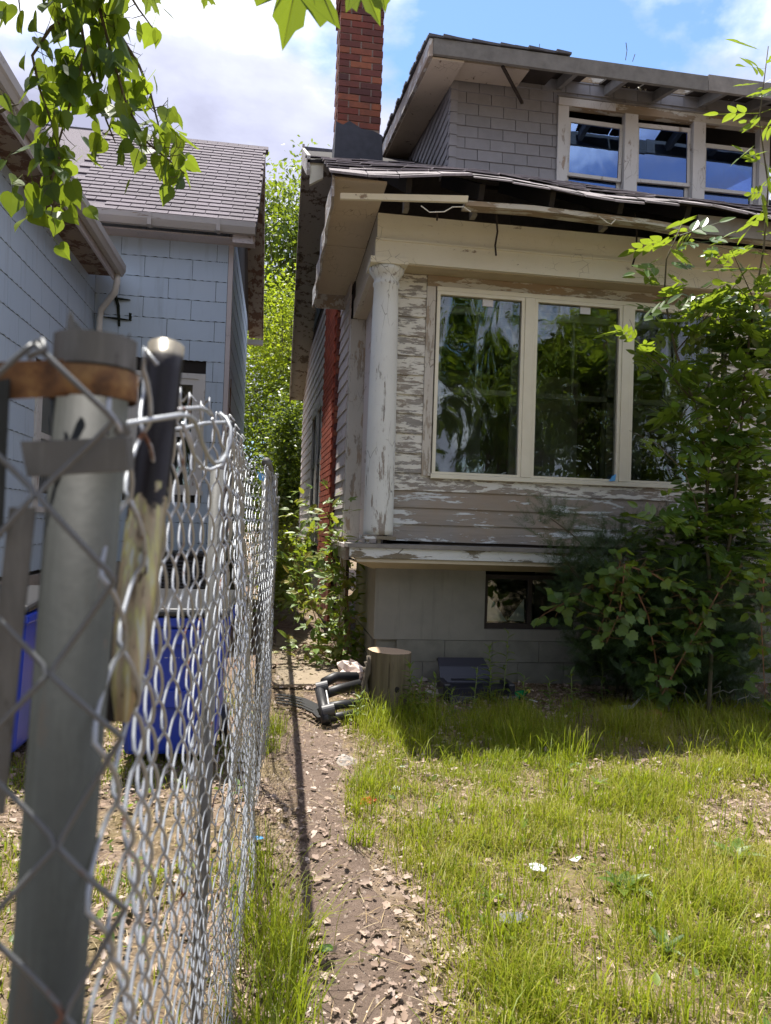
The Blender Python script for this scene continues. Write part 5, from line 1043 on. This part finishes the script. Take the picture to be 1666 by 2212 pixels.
# ---- yew shrub
def yew():
    rg = np.random.default_rng(9); t = thing('yew_shrub', 'overgrown dark yew shrub against the foundation below the sapling', 'shrub', (3.4, 6.0, 0)); b = MB(); base = Vector((3.4, 6.05, 0)); ends = []
    tips = [(1190, 1120, 5.75), (1215, 1200, 5.75), (1350, 1150, 5.7), (1240, 1300, 5.7), (1300, 1250, 5.6), (1400, 1230, 5.6), (1480, 1180, 5.8), (1560, 1200, 5.7), (1620, 1190, 5.6), (1660, 1300, 5.5), (1450, 1330, 5.5), (1550, 1350, 5.5), (1350, 1400, 5.5), (1270, 1400, 5.7), (1600, 1420, 5.4), (1480, 1440, 5.45), (1380, 1480, 5.4), (1560, 1300, 5.4), (1630, 1100, 5.9), (1560, 1120, 5.9), (1420, 1130, 5.9), (1500, 1260, 5.5), (1330, 1330, 5.5), (1640, 1370, 5.4), (1290, 1180, 5.9), (1440, 1400, 5.45), (1250, 1240, 6.1), (1320, 1290, 6.1), (1400, 1320, 6.1), (1480, 1350, 6.0), (1560, 1400, 6.0), (1640, 1440, 5.9), (1270, 1460, 6.0), (1350, 1440, 6.0), (1430, 1470, 5.9), (1520, 1500, 5.8), (1600, 1510, 5.7), (1660, 1250, 5.9), (1580, 1250, 6.0), (1490, 1230, 6.0)]
    for i, (x, y, Y) in enumerate(tips):
        e = onY(x, y, Y); c = curve(base+Vector((rg.uniform(-.5, .5), rg.uniform(-.1, .2), -.05)), e, .15, 8, .04, i); b.tube(c, [.014-.0012*k for k in range(9)], 5)
        for k in range(2, 9):
            for _ in range(18):
                d = Vector(rg.normal(size=3)); d.z = abs(d.z)*.5+.1; ends.append((c[k]+Vector(rg.normal(size=3))*.06, (d*.12).normalized()*rg.uniform(.12, .30)))
        ends += [(e+Vector(rg.normal(size=3))*.05, Vector((rg.uniform(-.12, .12), rg.uniform(-.12, .05), rg.uniform(.05, .18)))) for _ in range(16)]
    b.build('stem', M['twig'], t); P, D, N_, sz = [], [], [], []
    for p, d in ends:
        L = d.length
        for s in range(2):
            dd = (d.normalized()+Vector(rg.normal(size=3))*.35).normalized()*L*rg.uniform(.5, 1.); st = p+d*rg.uniform(0, .5); sd = dd.normalized().orthogonal().normalized(); n = int(dd.length/.012)
            for k in range(n):
                for sg in (-1, 1):
                    P.append(st+dd*(k/n)); ax = dd.normalized().cross(sd); D.append(sd*sg+dd.normalized()*.6+ax*rg.uniform(-.5, .5)); N_.append(ax); sz.append(.026*(1-.4*k/n))
    tm = ([(-.06, 0, 0), (.06, 0, 0), (.045, .8, .0), (0, 1, 0)], [(0, 1, 2), (0, 2, 3)]); V, T, Q = scatter(*tm, np.array(P), np.array(D), np.array(N_), np.array(sz)*1.5)
    o = bpy.data.objects.new('needles', npmesh('needles', V, T, M['yew'], Q)); _link(o, t, (0, 0, 0)); tag(o, kind='stuff')
    dead = MB()
    for i in range(12): a = onZ(1400+i*22, 1520+6*(i % 3)); e = a+Vector((rg.uniform(-.4, .4), rg.uniform(-.4, .1), rg.uniform(.1, .5))); dead.tube(curve(a, e, .05, 6, .03, 70+i), [.006, .005, .005, .004, .003, .003, .002], 5)
    dead.build('dead_branch', M['weathered'], t)
yew()
# ---- vines
def vine(name, label, cat, base, stems, mesh, nl, size, mats, seed, spread, up=.4, hang=0.):
    rg = random.Random(seed); t = thing(name, label, cat, base); st = MB()
    for k, pts in enumerate(stems):
        st.tube(pts, [.006-.004*i/(len(pts)-1) for i in range(len(pts))], 5); L = sum((b-a).length for a, b in zip(pts, pts[1:]))
        for a, b in zip(pts, pts[1:]):
            for _ in range(max(1, round(nl*(b-a).length))):
                p = a.lerp(b, rg.random()); o = Vector((rg.gauss(0, 1), rg.gauss(-.3, .8), rg.gauss(up*.5, .6)))*spread; d = (o.normalized()+Vector((0, 0, -hang))).normalized()
                st.tube([p, p+o], .0012, 4, cap=False); place('leaf', rg.choice(mesh), t, p+o, basis(d, (rg.gauss(0, .5), rg.gauss(-.4, .4), 1)), rg.uniform(*size))
    st.build('stem', mats, t); return t
def palmate(mat):
    b = MB(); v, tt = OVATE
    for k in range(5):
        a = R(-110+55*k); d = Vector((math.sin(a), math.cos(a), -.12)); s = (.62, .85, 1, .85, .62)[k]; bs = basis(d, (random.uniform(-.2, .2), random.uniform(-.2, .2), 1)); b.add([bs @ (Vector(q)*s*.62) for q in v], tt)
    return b.mesh('creeper_leaf', mat)
PALM = [palmate(M['vine']) for _ in range(3)]; OV = [leaf_mesh(OVATE, 'vine_leaf', M['vine'], .3, c) for c in (.1, .25)]
def vs(px, Y): return [onY(x, y, Y+(dy[0] if dy else 0)) for x, y, *dy in px]
vine('creeper', 'sunlit creeper climbing the corner of the foundation beside the walkway', 'vine', (.6, 7.4, 0), [vs([(725, 1440), (735, 1330), (715, 1220), (712, 1130), (714, 1070)], 7.4), vs([(750, 1440), (756, 1340), (745, 1260), (735, 1180), (730, 1150)], 7.3), vs([(700, 1440), (690, 1360), (670, 1300), (650, 1250), (640, 1200)], 7.8), vs([(720, 1440), (690, 1400), (660, 1390), (635, 1410)], 7.2), vs([(740, 1440), (720, 1380), (690, 1340), (680, 1290)], 7.4), vs([(745, 1440), (735, 1420), (745, 1390), (760, 1330)], 7.2)], PALM+OV, 70, (.08, .15), M['redstem'], 5, .10)
vine('side_yard_vine', 'dense low vine with broad leaves filling the gap behind the creeper', 'vine', (.35, 9.4, 0), [vs([(640, 1330), (630, 1250), (620, 1180), (612, 1120), (605, 1070)], 9.5), vs([(660, 1330), (650, 1240), (640, 1160), (632, 1080)], 9.8), vs([(610, 1320), (600, 1240), (595, 1170), (590, 1100)], 10.5), vs([(680, 1320), (668, 1250), (660, 1200)], 9.0), vs([(600, 1300), (625, 1210), (640, 1130)], 11), vs([(655, 1340), (668, 1250), (672, 1170), (665, 1090)], 8.4), vs([(635, 1350), (645, 1280), (655, 1220)], 8.2)], OV, 62, (.08, .15), M['greenstem'], 6, .16)
GR = [leaf_mesh(GRAPE, 'grape_leaf', M['grape'], .3, c) for c in (.05, .2)]
vine('grape_vine', 'wild grape vine trailing over the yew shrub', 'vine', (2.9, 5.7, 0), [vs([(1430, 1500), (1400, 1330), (1350, 1220), (1340, 1215), (1320, 1300), (1290, 1370)], 5.4), vs([(1350, 1220), (1410, 1240), (1460, 1270), (1490, 1320), (1510, 1370)], 5.35), vs([(1350, 1220), (1300, 1250), (1240, 1290), (1170, 1330)], 5.6), vs([(1350, 1220), (1340, 1320), (1310, 1390)], 5.3), vs([(1430, 1500), (1580, 1230), (1650, 1250)], 5.3), vs([(1650, 1250), (1645, 1350), (1650, 1450), (1655, 1530)], 5.0)], GR, 60, (.055, .105), M['redstem'], 7, .07, .3, .5)
# ---- tall weeds
WD = [leaf_mesh(([(x*.55, y, z) for x, y, z in OVATE[0]], OVATE[1]), 'weed_leaf', M['weed'], 0, c) for c in (.15, .4)]
def weed(x, y, h, n, label, s=.11, seed=0):
    rg = random.Random(seed); p = onZ(x, y); t = thing('tall_weed', label, 'weed', (p.x, p.y, 0), 'tall weeds by the foundation'); top = Vector((p.x+rg.uniform(-.04, .06), p.y+rg.uniform(-.05, .05), h)); c = curve((p.x, p.y, -.02), top, 0, 8, .006, seed)
    MB().tube(c, [.0045-.0003*k for k in range(9)], 6).build('stem', M['greenstem'], t); a = 0
    for k in range(n):
        u = .15+.85*k/n; q = c[int(u*8)].lerp(c[min(8, int(u*8)+1)], u*8-int(u*8)); a += 2.4; d = Vector((math.cos(a), math.sin(a), .45+.9*max(0, u-.75)*4)); place('leaf', rg.choice(WD), t, q, basis(d, (0, 0, 1)), s*(1.1-.5*u)*rg.uniform(.8, 1.2))
weed(1062, 1530, .50, 26, 'bushy tall weed in front of the navy plastic seat', .12, 1); weed(1085, 1520, .60, 14, 'thin tallest weed right of the bushy one', .12, 2); weed(1302, 1520, .52, 9, 'broad-leaved weed standing before the yew', .14, 3)
weed(885, 1555, .42, 30, 'bright bushy weed at the right foot of the stump', .11, 4); weed(935, 1545, .30, 20, 'short weed between stump and navy seat', .10, 5); weed(1020, 1545, .36, 12, 'sparse weed before the navy seat', .10, 6); weed(975, 1555, .24, 18, 'low weed right of the short one near the stump', .09, 7); weed(905, 1562, .30, 24, 'dense bright weed just right of the stump foot', .11, 11); weed(1130, 1545, .30, 14, 'weed standing before the green bottle', .11, 12); weed(1190, 1540, .26, 14, 'weed below the basement window sill', .10, 13); weed(1240, 1548, .34, 16, 'weed left of the broad-leaved one before the yew', .11, 14); weed(760, 1562, .22, 16, 'small weed left of the stump beside the wheeled frame', .09, 15); weed(1400, 1560, .26, 12, 'weed beside the pink plastic scrap', .12, 16)
weed(1450, 1545, .2, 10, 'small weed in the shade left of the dead branches', .09, 8)
def dock(x, y, s, label, seed):
    rg = random.Random(seed); p = onZ(x, y); t = thing('broadleaf_weed', label, 'weed', (p.x, p.y, 0), 'broad-leaved lawn weeds')
    for k in range(6): a = k*1.05+rg.uniform(-.2, .2); place('leaf', WD[k % 2] if s < .1 else OV2[k % 2], t, (p.x, p.y, .01), basis((math.cos(a), math.sin(a), .5+rg.uniform(0, .6)), (0, 0, 1)), s*rg.uniform(.7, 1.1))
OV2 = [leaf_mesh(OVATE, 'dock_leaf', M['weed'], 0, c) for c in (.3, .5)]
dock(1345, 1925, .12, 'broad-leaved dock in the middle of the lawn', 1); dock(1590, 1860, .13, 'broad-leaved dock near the right edge of the lawn', 2); dock(1290, 1700, .09, 'small leafy weed near the top of the lawn', 3); dock(1060, 1950, .08, 'small leafy weed above the slate', 4); dock(1440, 2060, .09, 'small leafy weed low on the lawn right of the dock', 5); dock(950, 1760, .08, 'small leafy weed near the path and red bits', 6)
tag(scrap('fallen_leaf', 'round green leaf lying on the near path', 'leaf', 702, 2066, .04, M['lowweed'], 3, .1), group=None)

# ---- grass, litter, straw
def ground_z(P): x, y = P[:, 0], P[:, 1]; return .018*np.sin(x*2.1+.7)*np.cos(y*1.6)+.010*np.sin(x*5.3+y*4.1)+.006*np.sin(x*11.+1.3*y)
def blades(P, H, lean, Wd, rn, rg):
    n = len(P); a = rg.uniform(0, 2*np.pi, n); d = np.stack([np.cos(a), np.sin(a)], 1); w = np.stack([-np.sin(a), np.cos(a)], 1)*Wd[:, None]; ln = (lean*H)[:, None]; V = np.zeros((n, 7, 3))
    for k, (u, ww) in enumerate(((0, 1), (.4, .9), (.75, .6))):
        c = np.concatenate([P[:, :2]+d*ln*u**1.8, (P[:, 2]+H*u*(1-.22*lean*u))[:, None]], 1); V[:, 2*k] = c; V[:, 2*k+1] = c; V[:, 2*k, :2] -= w*ww; V[:, 2*k+1, :2] += w*ww
    V[:, 6, :2] = P[:, :2]+d*ln; V[:, 6, 2] = P[:, 2]+H*(1-.38*lean)
    T = np.array([(0, 1, 3), (0, 3, 2), (2, 3, 5), (2, 5, 4), (4, 5, 6)])[None]+(np.arange(n)*7)[:, None, None]; return V.reshape(-1, 3), T.reshape(-1, 3), np.repeat(rn, 7)
def vnoise(P, f, seed):
    rg = np.random.default_rng(seed); v = 0
    for k in range(5): a = rg.uniform(0, 6.28); b = rg.uniform(0, 6.28); ff = f*rg.uniform(.6, 1.7); v = v+np.sin(P[:, 0]*ff*math.cos(a)+P[:, 1]*ff*math.sin(a)+b)
    return v/3
def lawn():
    rg = np.random.default_rng(3); parts = []
    n = 300000; P = np.zeros((n, 3)); P[:, 0] = rg.uniform(.32, 5.0, n); P[:, 1] = 1.2+(6.3-1.2)*rg.random(n)**1.25
    k = vnoise(P, 7, 1)*.55+vnoise(P, 19, 2)*.45; edge = np.clip((P[:, 0]-.44-.09*np.sin(P[:, 1]*3))*3.6, 0, 1); far = np.clip((6.0-P[:, 1])/.6, 0, 1)
    fov = P[:, 0] < .42+P[:, 1]*.72
    keep = (rg.random(n) < np.clip(.52+.60*k, .12, 1)*edge*far) & fov; P, k = P[keep], k[keep]; P[:, 2] = ground_z(P)-.004
    band = np.exp(-((P[:, 1]-4.95)/.30)**2); Hh = rg.uniform(.028, .098, len(P))*(.55+.95*np.clip(k+.4, 0, 1.5))*(1+.9*band)
    parts.append(blades(P, Hh, rg.uniform(.15, 1.0, len(P)), rg.uniform(.0011, .0022, len(P)), np.clip(.50+.24*rg.normal(size=len(P))-.10*k+.22*vnoise(P, 2.3, 55), 0, 1), rg))
    # taller tufts
    c = []
    for _ in range(200):
        y = rg.uniform(1.3, 5.6); x = rg.uniform(.6, .42+y*.70); c.append((x, y, rg.uniform(.14, .30), int(rg.uniform(10, 40)), .055))
    for x in np.arange(.95, 4.2, .09): c.append((x+rg.uniform(-.05, .05), 4.95+rg.uniform(-.2, .25), rg.uniform(.16, .30), 22, .05))
    for x, y in ((.72, 5.25), (.9, 5.2), (1.03, 5.35), (.65, 5.1), (1.15, 5.2), (.8, 5.05)): c.append((x, y, .30, 50, .06))
    for x, y, h in ((.03, 2.35, .34), (.07, 2.15, .3), (.0, 2.6, .3), (.1, 2.45, .26), (.02, 1.95, .3), (.06, 1.75, .28), (-.02, 3.0, .25), (.0, 4.6, .25), (.02, 5.0, .2), (.45, 3.6, .16), (.5, 3.9, .14), (.42, 3.25, .15)): c.append((x, y, h, 90, .05))
    for x, y, h, m_, r in c:
        q = np.zeros((m_, 3)); q[:, :2] = np.array([x, y])+rg.normal(size=(m_, 2))*r; q[:, 2] = ground_z(q)-.004; parts.append(blades(q, h*rg.uniform(.5, 1.15, m_), rg.uniform(.1, .95, m_), rg.uniform(.0014, .0027, m_), np.clip(.32*rg.random()+.08+.18*rg.normal(size=m_), 0, 1), rg))
    # the neighbour's yard behind the mesh
    n = 30000; P = np.zeros((n, 3)); P[:, 0] = rg.uniform(-2.3, -.08, n); P[:, 1] = rg.uniform(1.2, 6, n); k = vnoise(P, 5, 8); P = P[(rg.random(n) < np.clip(.35+.6*k, .03, 1)) & (np.abs(P[:, 1]-3.55) > .45*(P[:, 0] > -.9))]; P[:, 2] = ground_z(P)-.004; m_ = len(P)
    parts.append(blades(P, rg.uniform(.03, .10, m_), rg.uniform(.1, .9, m_), rg.uniform(.0015, .003, m_), np.clip(.3+.2*rg.normal(size=m_), 0, 1), rg))
    V, T, Q = join(parts); o = bpy.data.objects.new('grass', npmesh('grass', V, T, M['grass'], Q)); _link(o, None, (0, 0, 0)); tag(o, 'patchy yellow-green grass over the front yard and beside the fence', 'grass', kind='stuff')
    # low broad-leaved ground cover
    n = 5200; P = np.zeros((n, 3)); P[:, 0] = rg.uniform(-2.4, 4.4, n); P[:, 1] = rg.uniform(1.2, 6.2, n); k = vnoise(P, 6, 12); P = P[(rg.random(n) < np.clip(.15+.6*k+.35*(P[:, 0] < -.1), 0, 1)) & ((P[:, 0] > .62) | (P[:, 0] < -.1))]; n = len(P); P[:, 2] = ground_z(P)+rg.uniform(.004, .05, n)
    D = rg.normal(size=(n, 3)); D[:, 2] = np.abs(D[:, 2])*.5+.15; Nn = rg.normal(size=(n, 3))*.35+np.array([0, 0, 1.]); V, T, Q = scatter(*OVATE, P, D, Nn, rg.uniform(.02, .055, n)); o = bpy.data.objects.new('ground_cover', npmesh('ground_cover', V, T, M['lowweed'], Q)); _link(o, None, (0, 0, 0)); tag(o, 'small broad-leaved weeds scattered through the grass', 'weeds', kind='stuff')
    # dead leaves
    n = 78000; P = np.zeros((n, 3)); P[:, 0] = rg.uniform(-2.3, 4.6, n); P[:, 1] = 1.1+5.4*rg.random(n); k = vnoise(P, 4, 22)*.6+vnoise(P, 13, 23)*.4; onp = (np.abs(P[:, 0]-.31) < .2) & (P[:, 1] < 5); sh = P[:, 1] > 5.2
    P = P[(rg.random(n) < np.clip(.38+.85*k-.12*onp+.2*sh, .08, 1)) & (P[:, 0] < .5+P[:, 1]*.72)]; Pe = np.zeros((2600, 3)); Pe[:, 0] = rg.uniform(-.1, .75, 2600); Pe[:, 1] = rg.uniform(6.2, 9.5, 2600); Pe[:, 2] = .03; P = np.concatenate([P, Pe]); n = len(P); P[:, 2] += ground_z(P)+rg.uniform(.006, .03, n)
    D = rg.normal(size=(n, 3)); D[:, 2] *= .25; Nn = rg.normal(size=(n, 3))*.42+np.array([0, 0, 1.]); tm = fan([(0, 0), (.2, .06), (.26, .3), (.38, .5), (.2, .66), (.12, .9), (0, 1), (-.16, .82), (-.2, .62), (-.36, .48), (-.22, .3), (-.2, .06)], .32); big = rg.random(n)
    V, T, Q = scatter(*tm, P, D, Nn, .009+.040*big**3); o = bpy.data.objects.new('leaf_litter', npmesh('leaf_litter', V, T, M['litter'], Q)); _link(o, None, (0, 0, 0)); tag(o, 'dry curled brown and grey leaves strewn over the yard and path', 'dead leaves', kind='stuff')
    n = 34000; P = np.zeros((n, 3)); P[:, 0] = rg.uniform(-2, 4.6, n); P[:, 1] = 1.1+5.2*rg.random(n); onp = (np.abs(P[:, 0]-.31) < .16) & (P[:, 1] < 5); P = P[(rg.random(n) < 1-.75*onp) & (P[:, 0] < .5+P[:, 1]*.72)]; n = len(P); P[:, 2] = ground_z(P)+rg.uniform(.006, .03, n)
    D = rg.normal(size=(n, 3)); D[:, 2] *= .18; tm = ([(-.013, 0, 0), (.013, 0, 0), (.013, .5, .03), (-.013, .5, .03), (.0, 1, 0)], [(0, 1, 2), (0, 2, 3), (3, 2, 4)]); V, T, Q = scatter(*tm, P, D, np.tile([0, 0, 1.], (n, 1)), rg.uniform(.03, .10, n)); o = bpy.data.objects.new('straw', npmesh('straw', V, T, M['straw'], Q)); _link(o, None, (0, 0, 0)); tag(o, 'dry straw and dead grass stems matted on the soil', 'straw', kind='stuff')
    n = 9000; P = np.zeros((n, 3)); P[:, 1] = rg.uniform(.9, 6.2, n); P[:, 0] = .3+rg.normal(size=n)*.3; P[:, 2] = ground_z(P)+.006; tm = ([(-.5, 0, 0), (.5, 0, 0), (0, .8, 0), (0, .3, .7)], [(0, 1, 3), (1, 2, 3), (2, 0, 3)]); D = rg.normal(size=(n, 3)); D[:, 2] = 0
    V, T, Q = scatter(*tm, P, D, np.tile([0, 0, 1.], (n, 1)), .004+.014*rg.random(n)**5); o = bpy.data.objects.new('soil_crumbs', npmesh('soil_crumbs', V, T, M['crumb'], Q)); _link(o, None, (0, 0, 0)); tag(o, 'grit and crumbs of soil on the trodden path', 'soil', kind='stuff')
lawn()
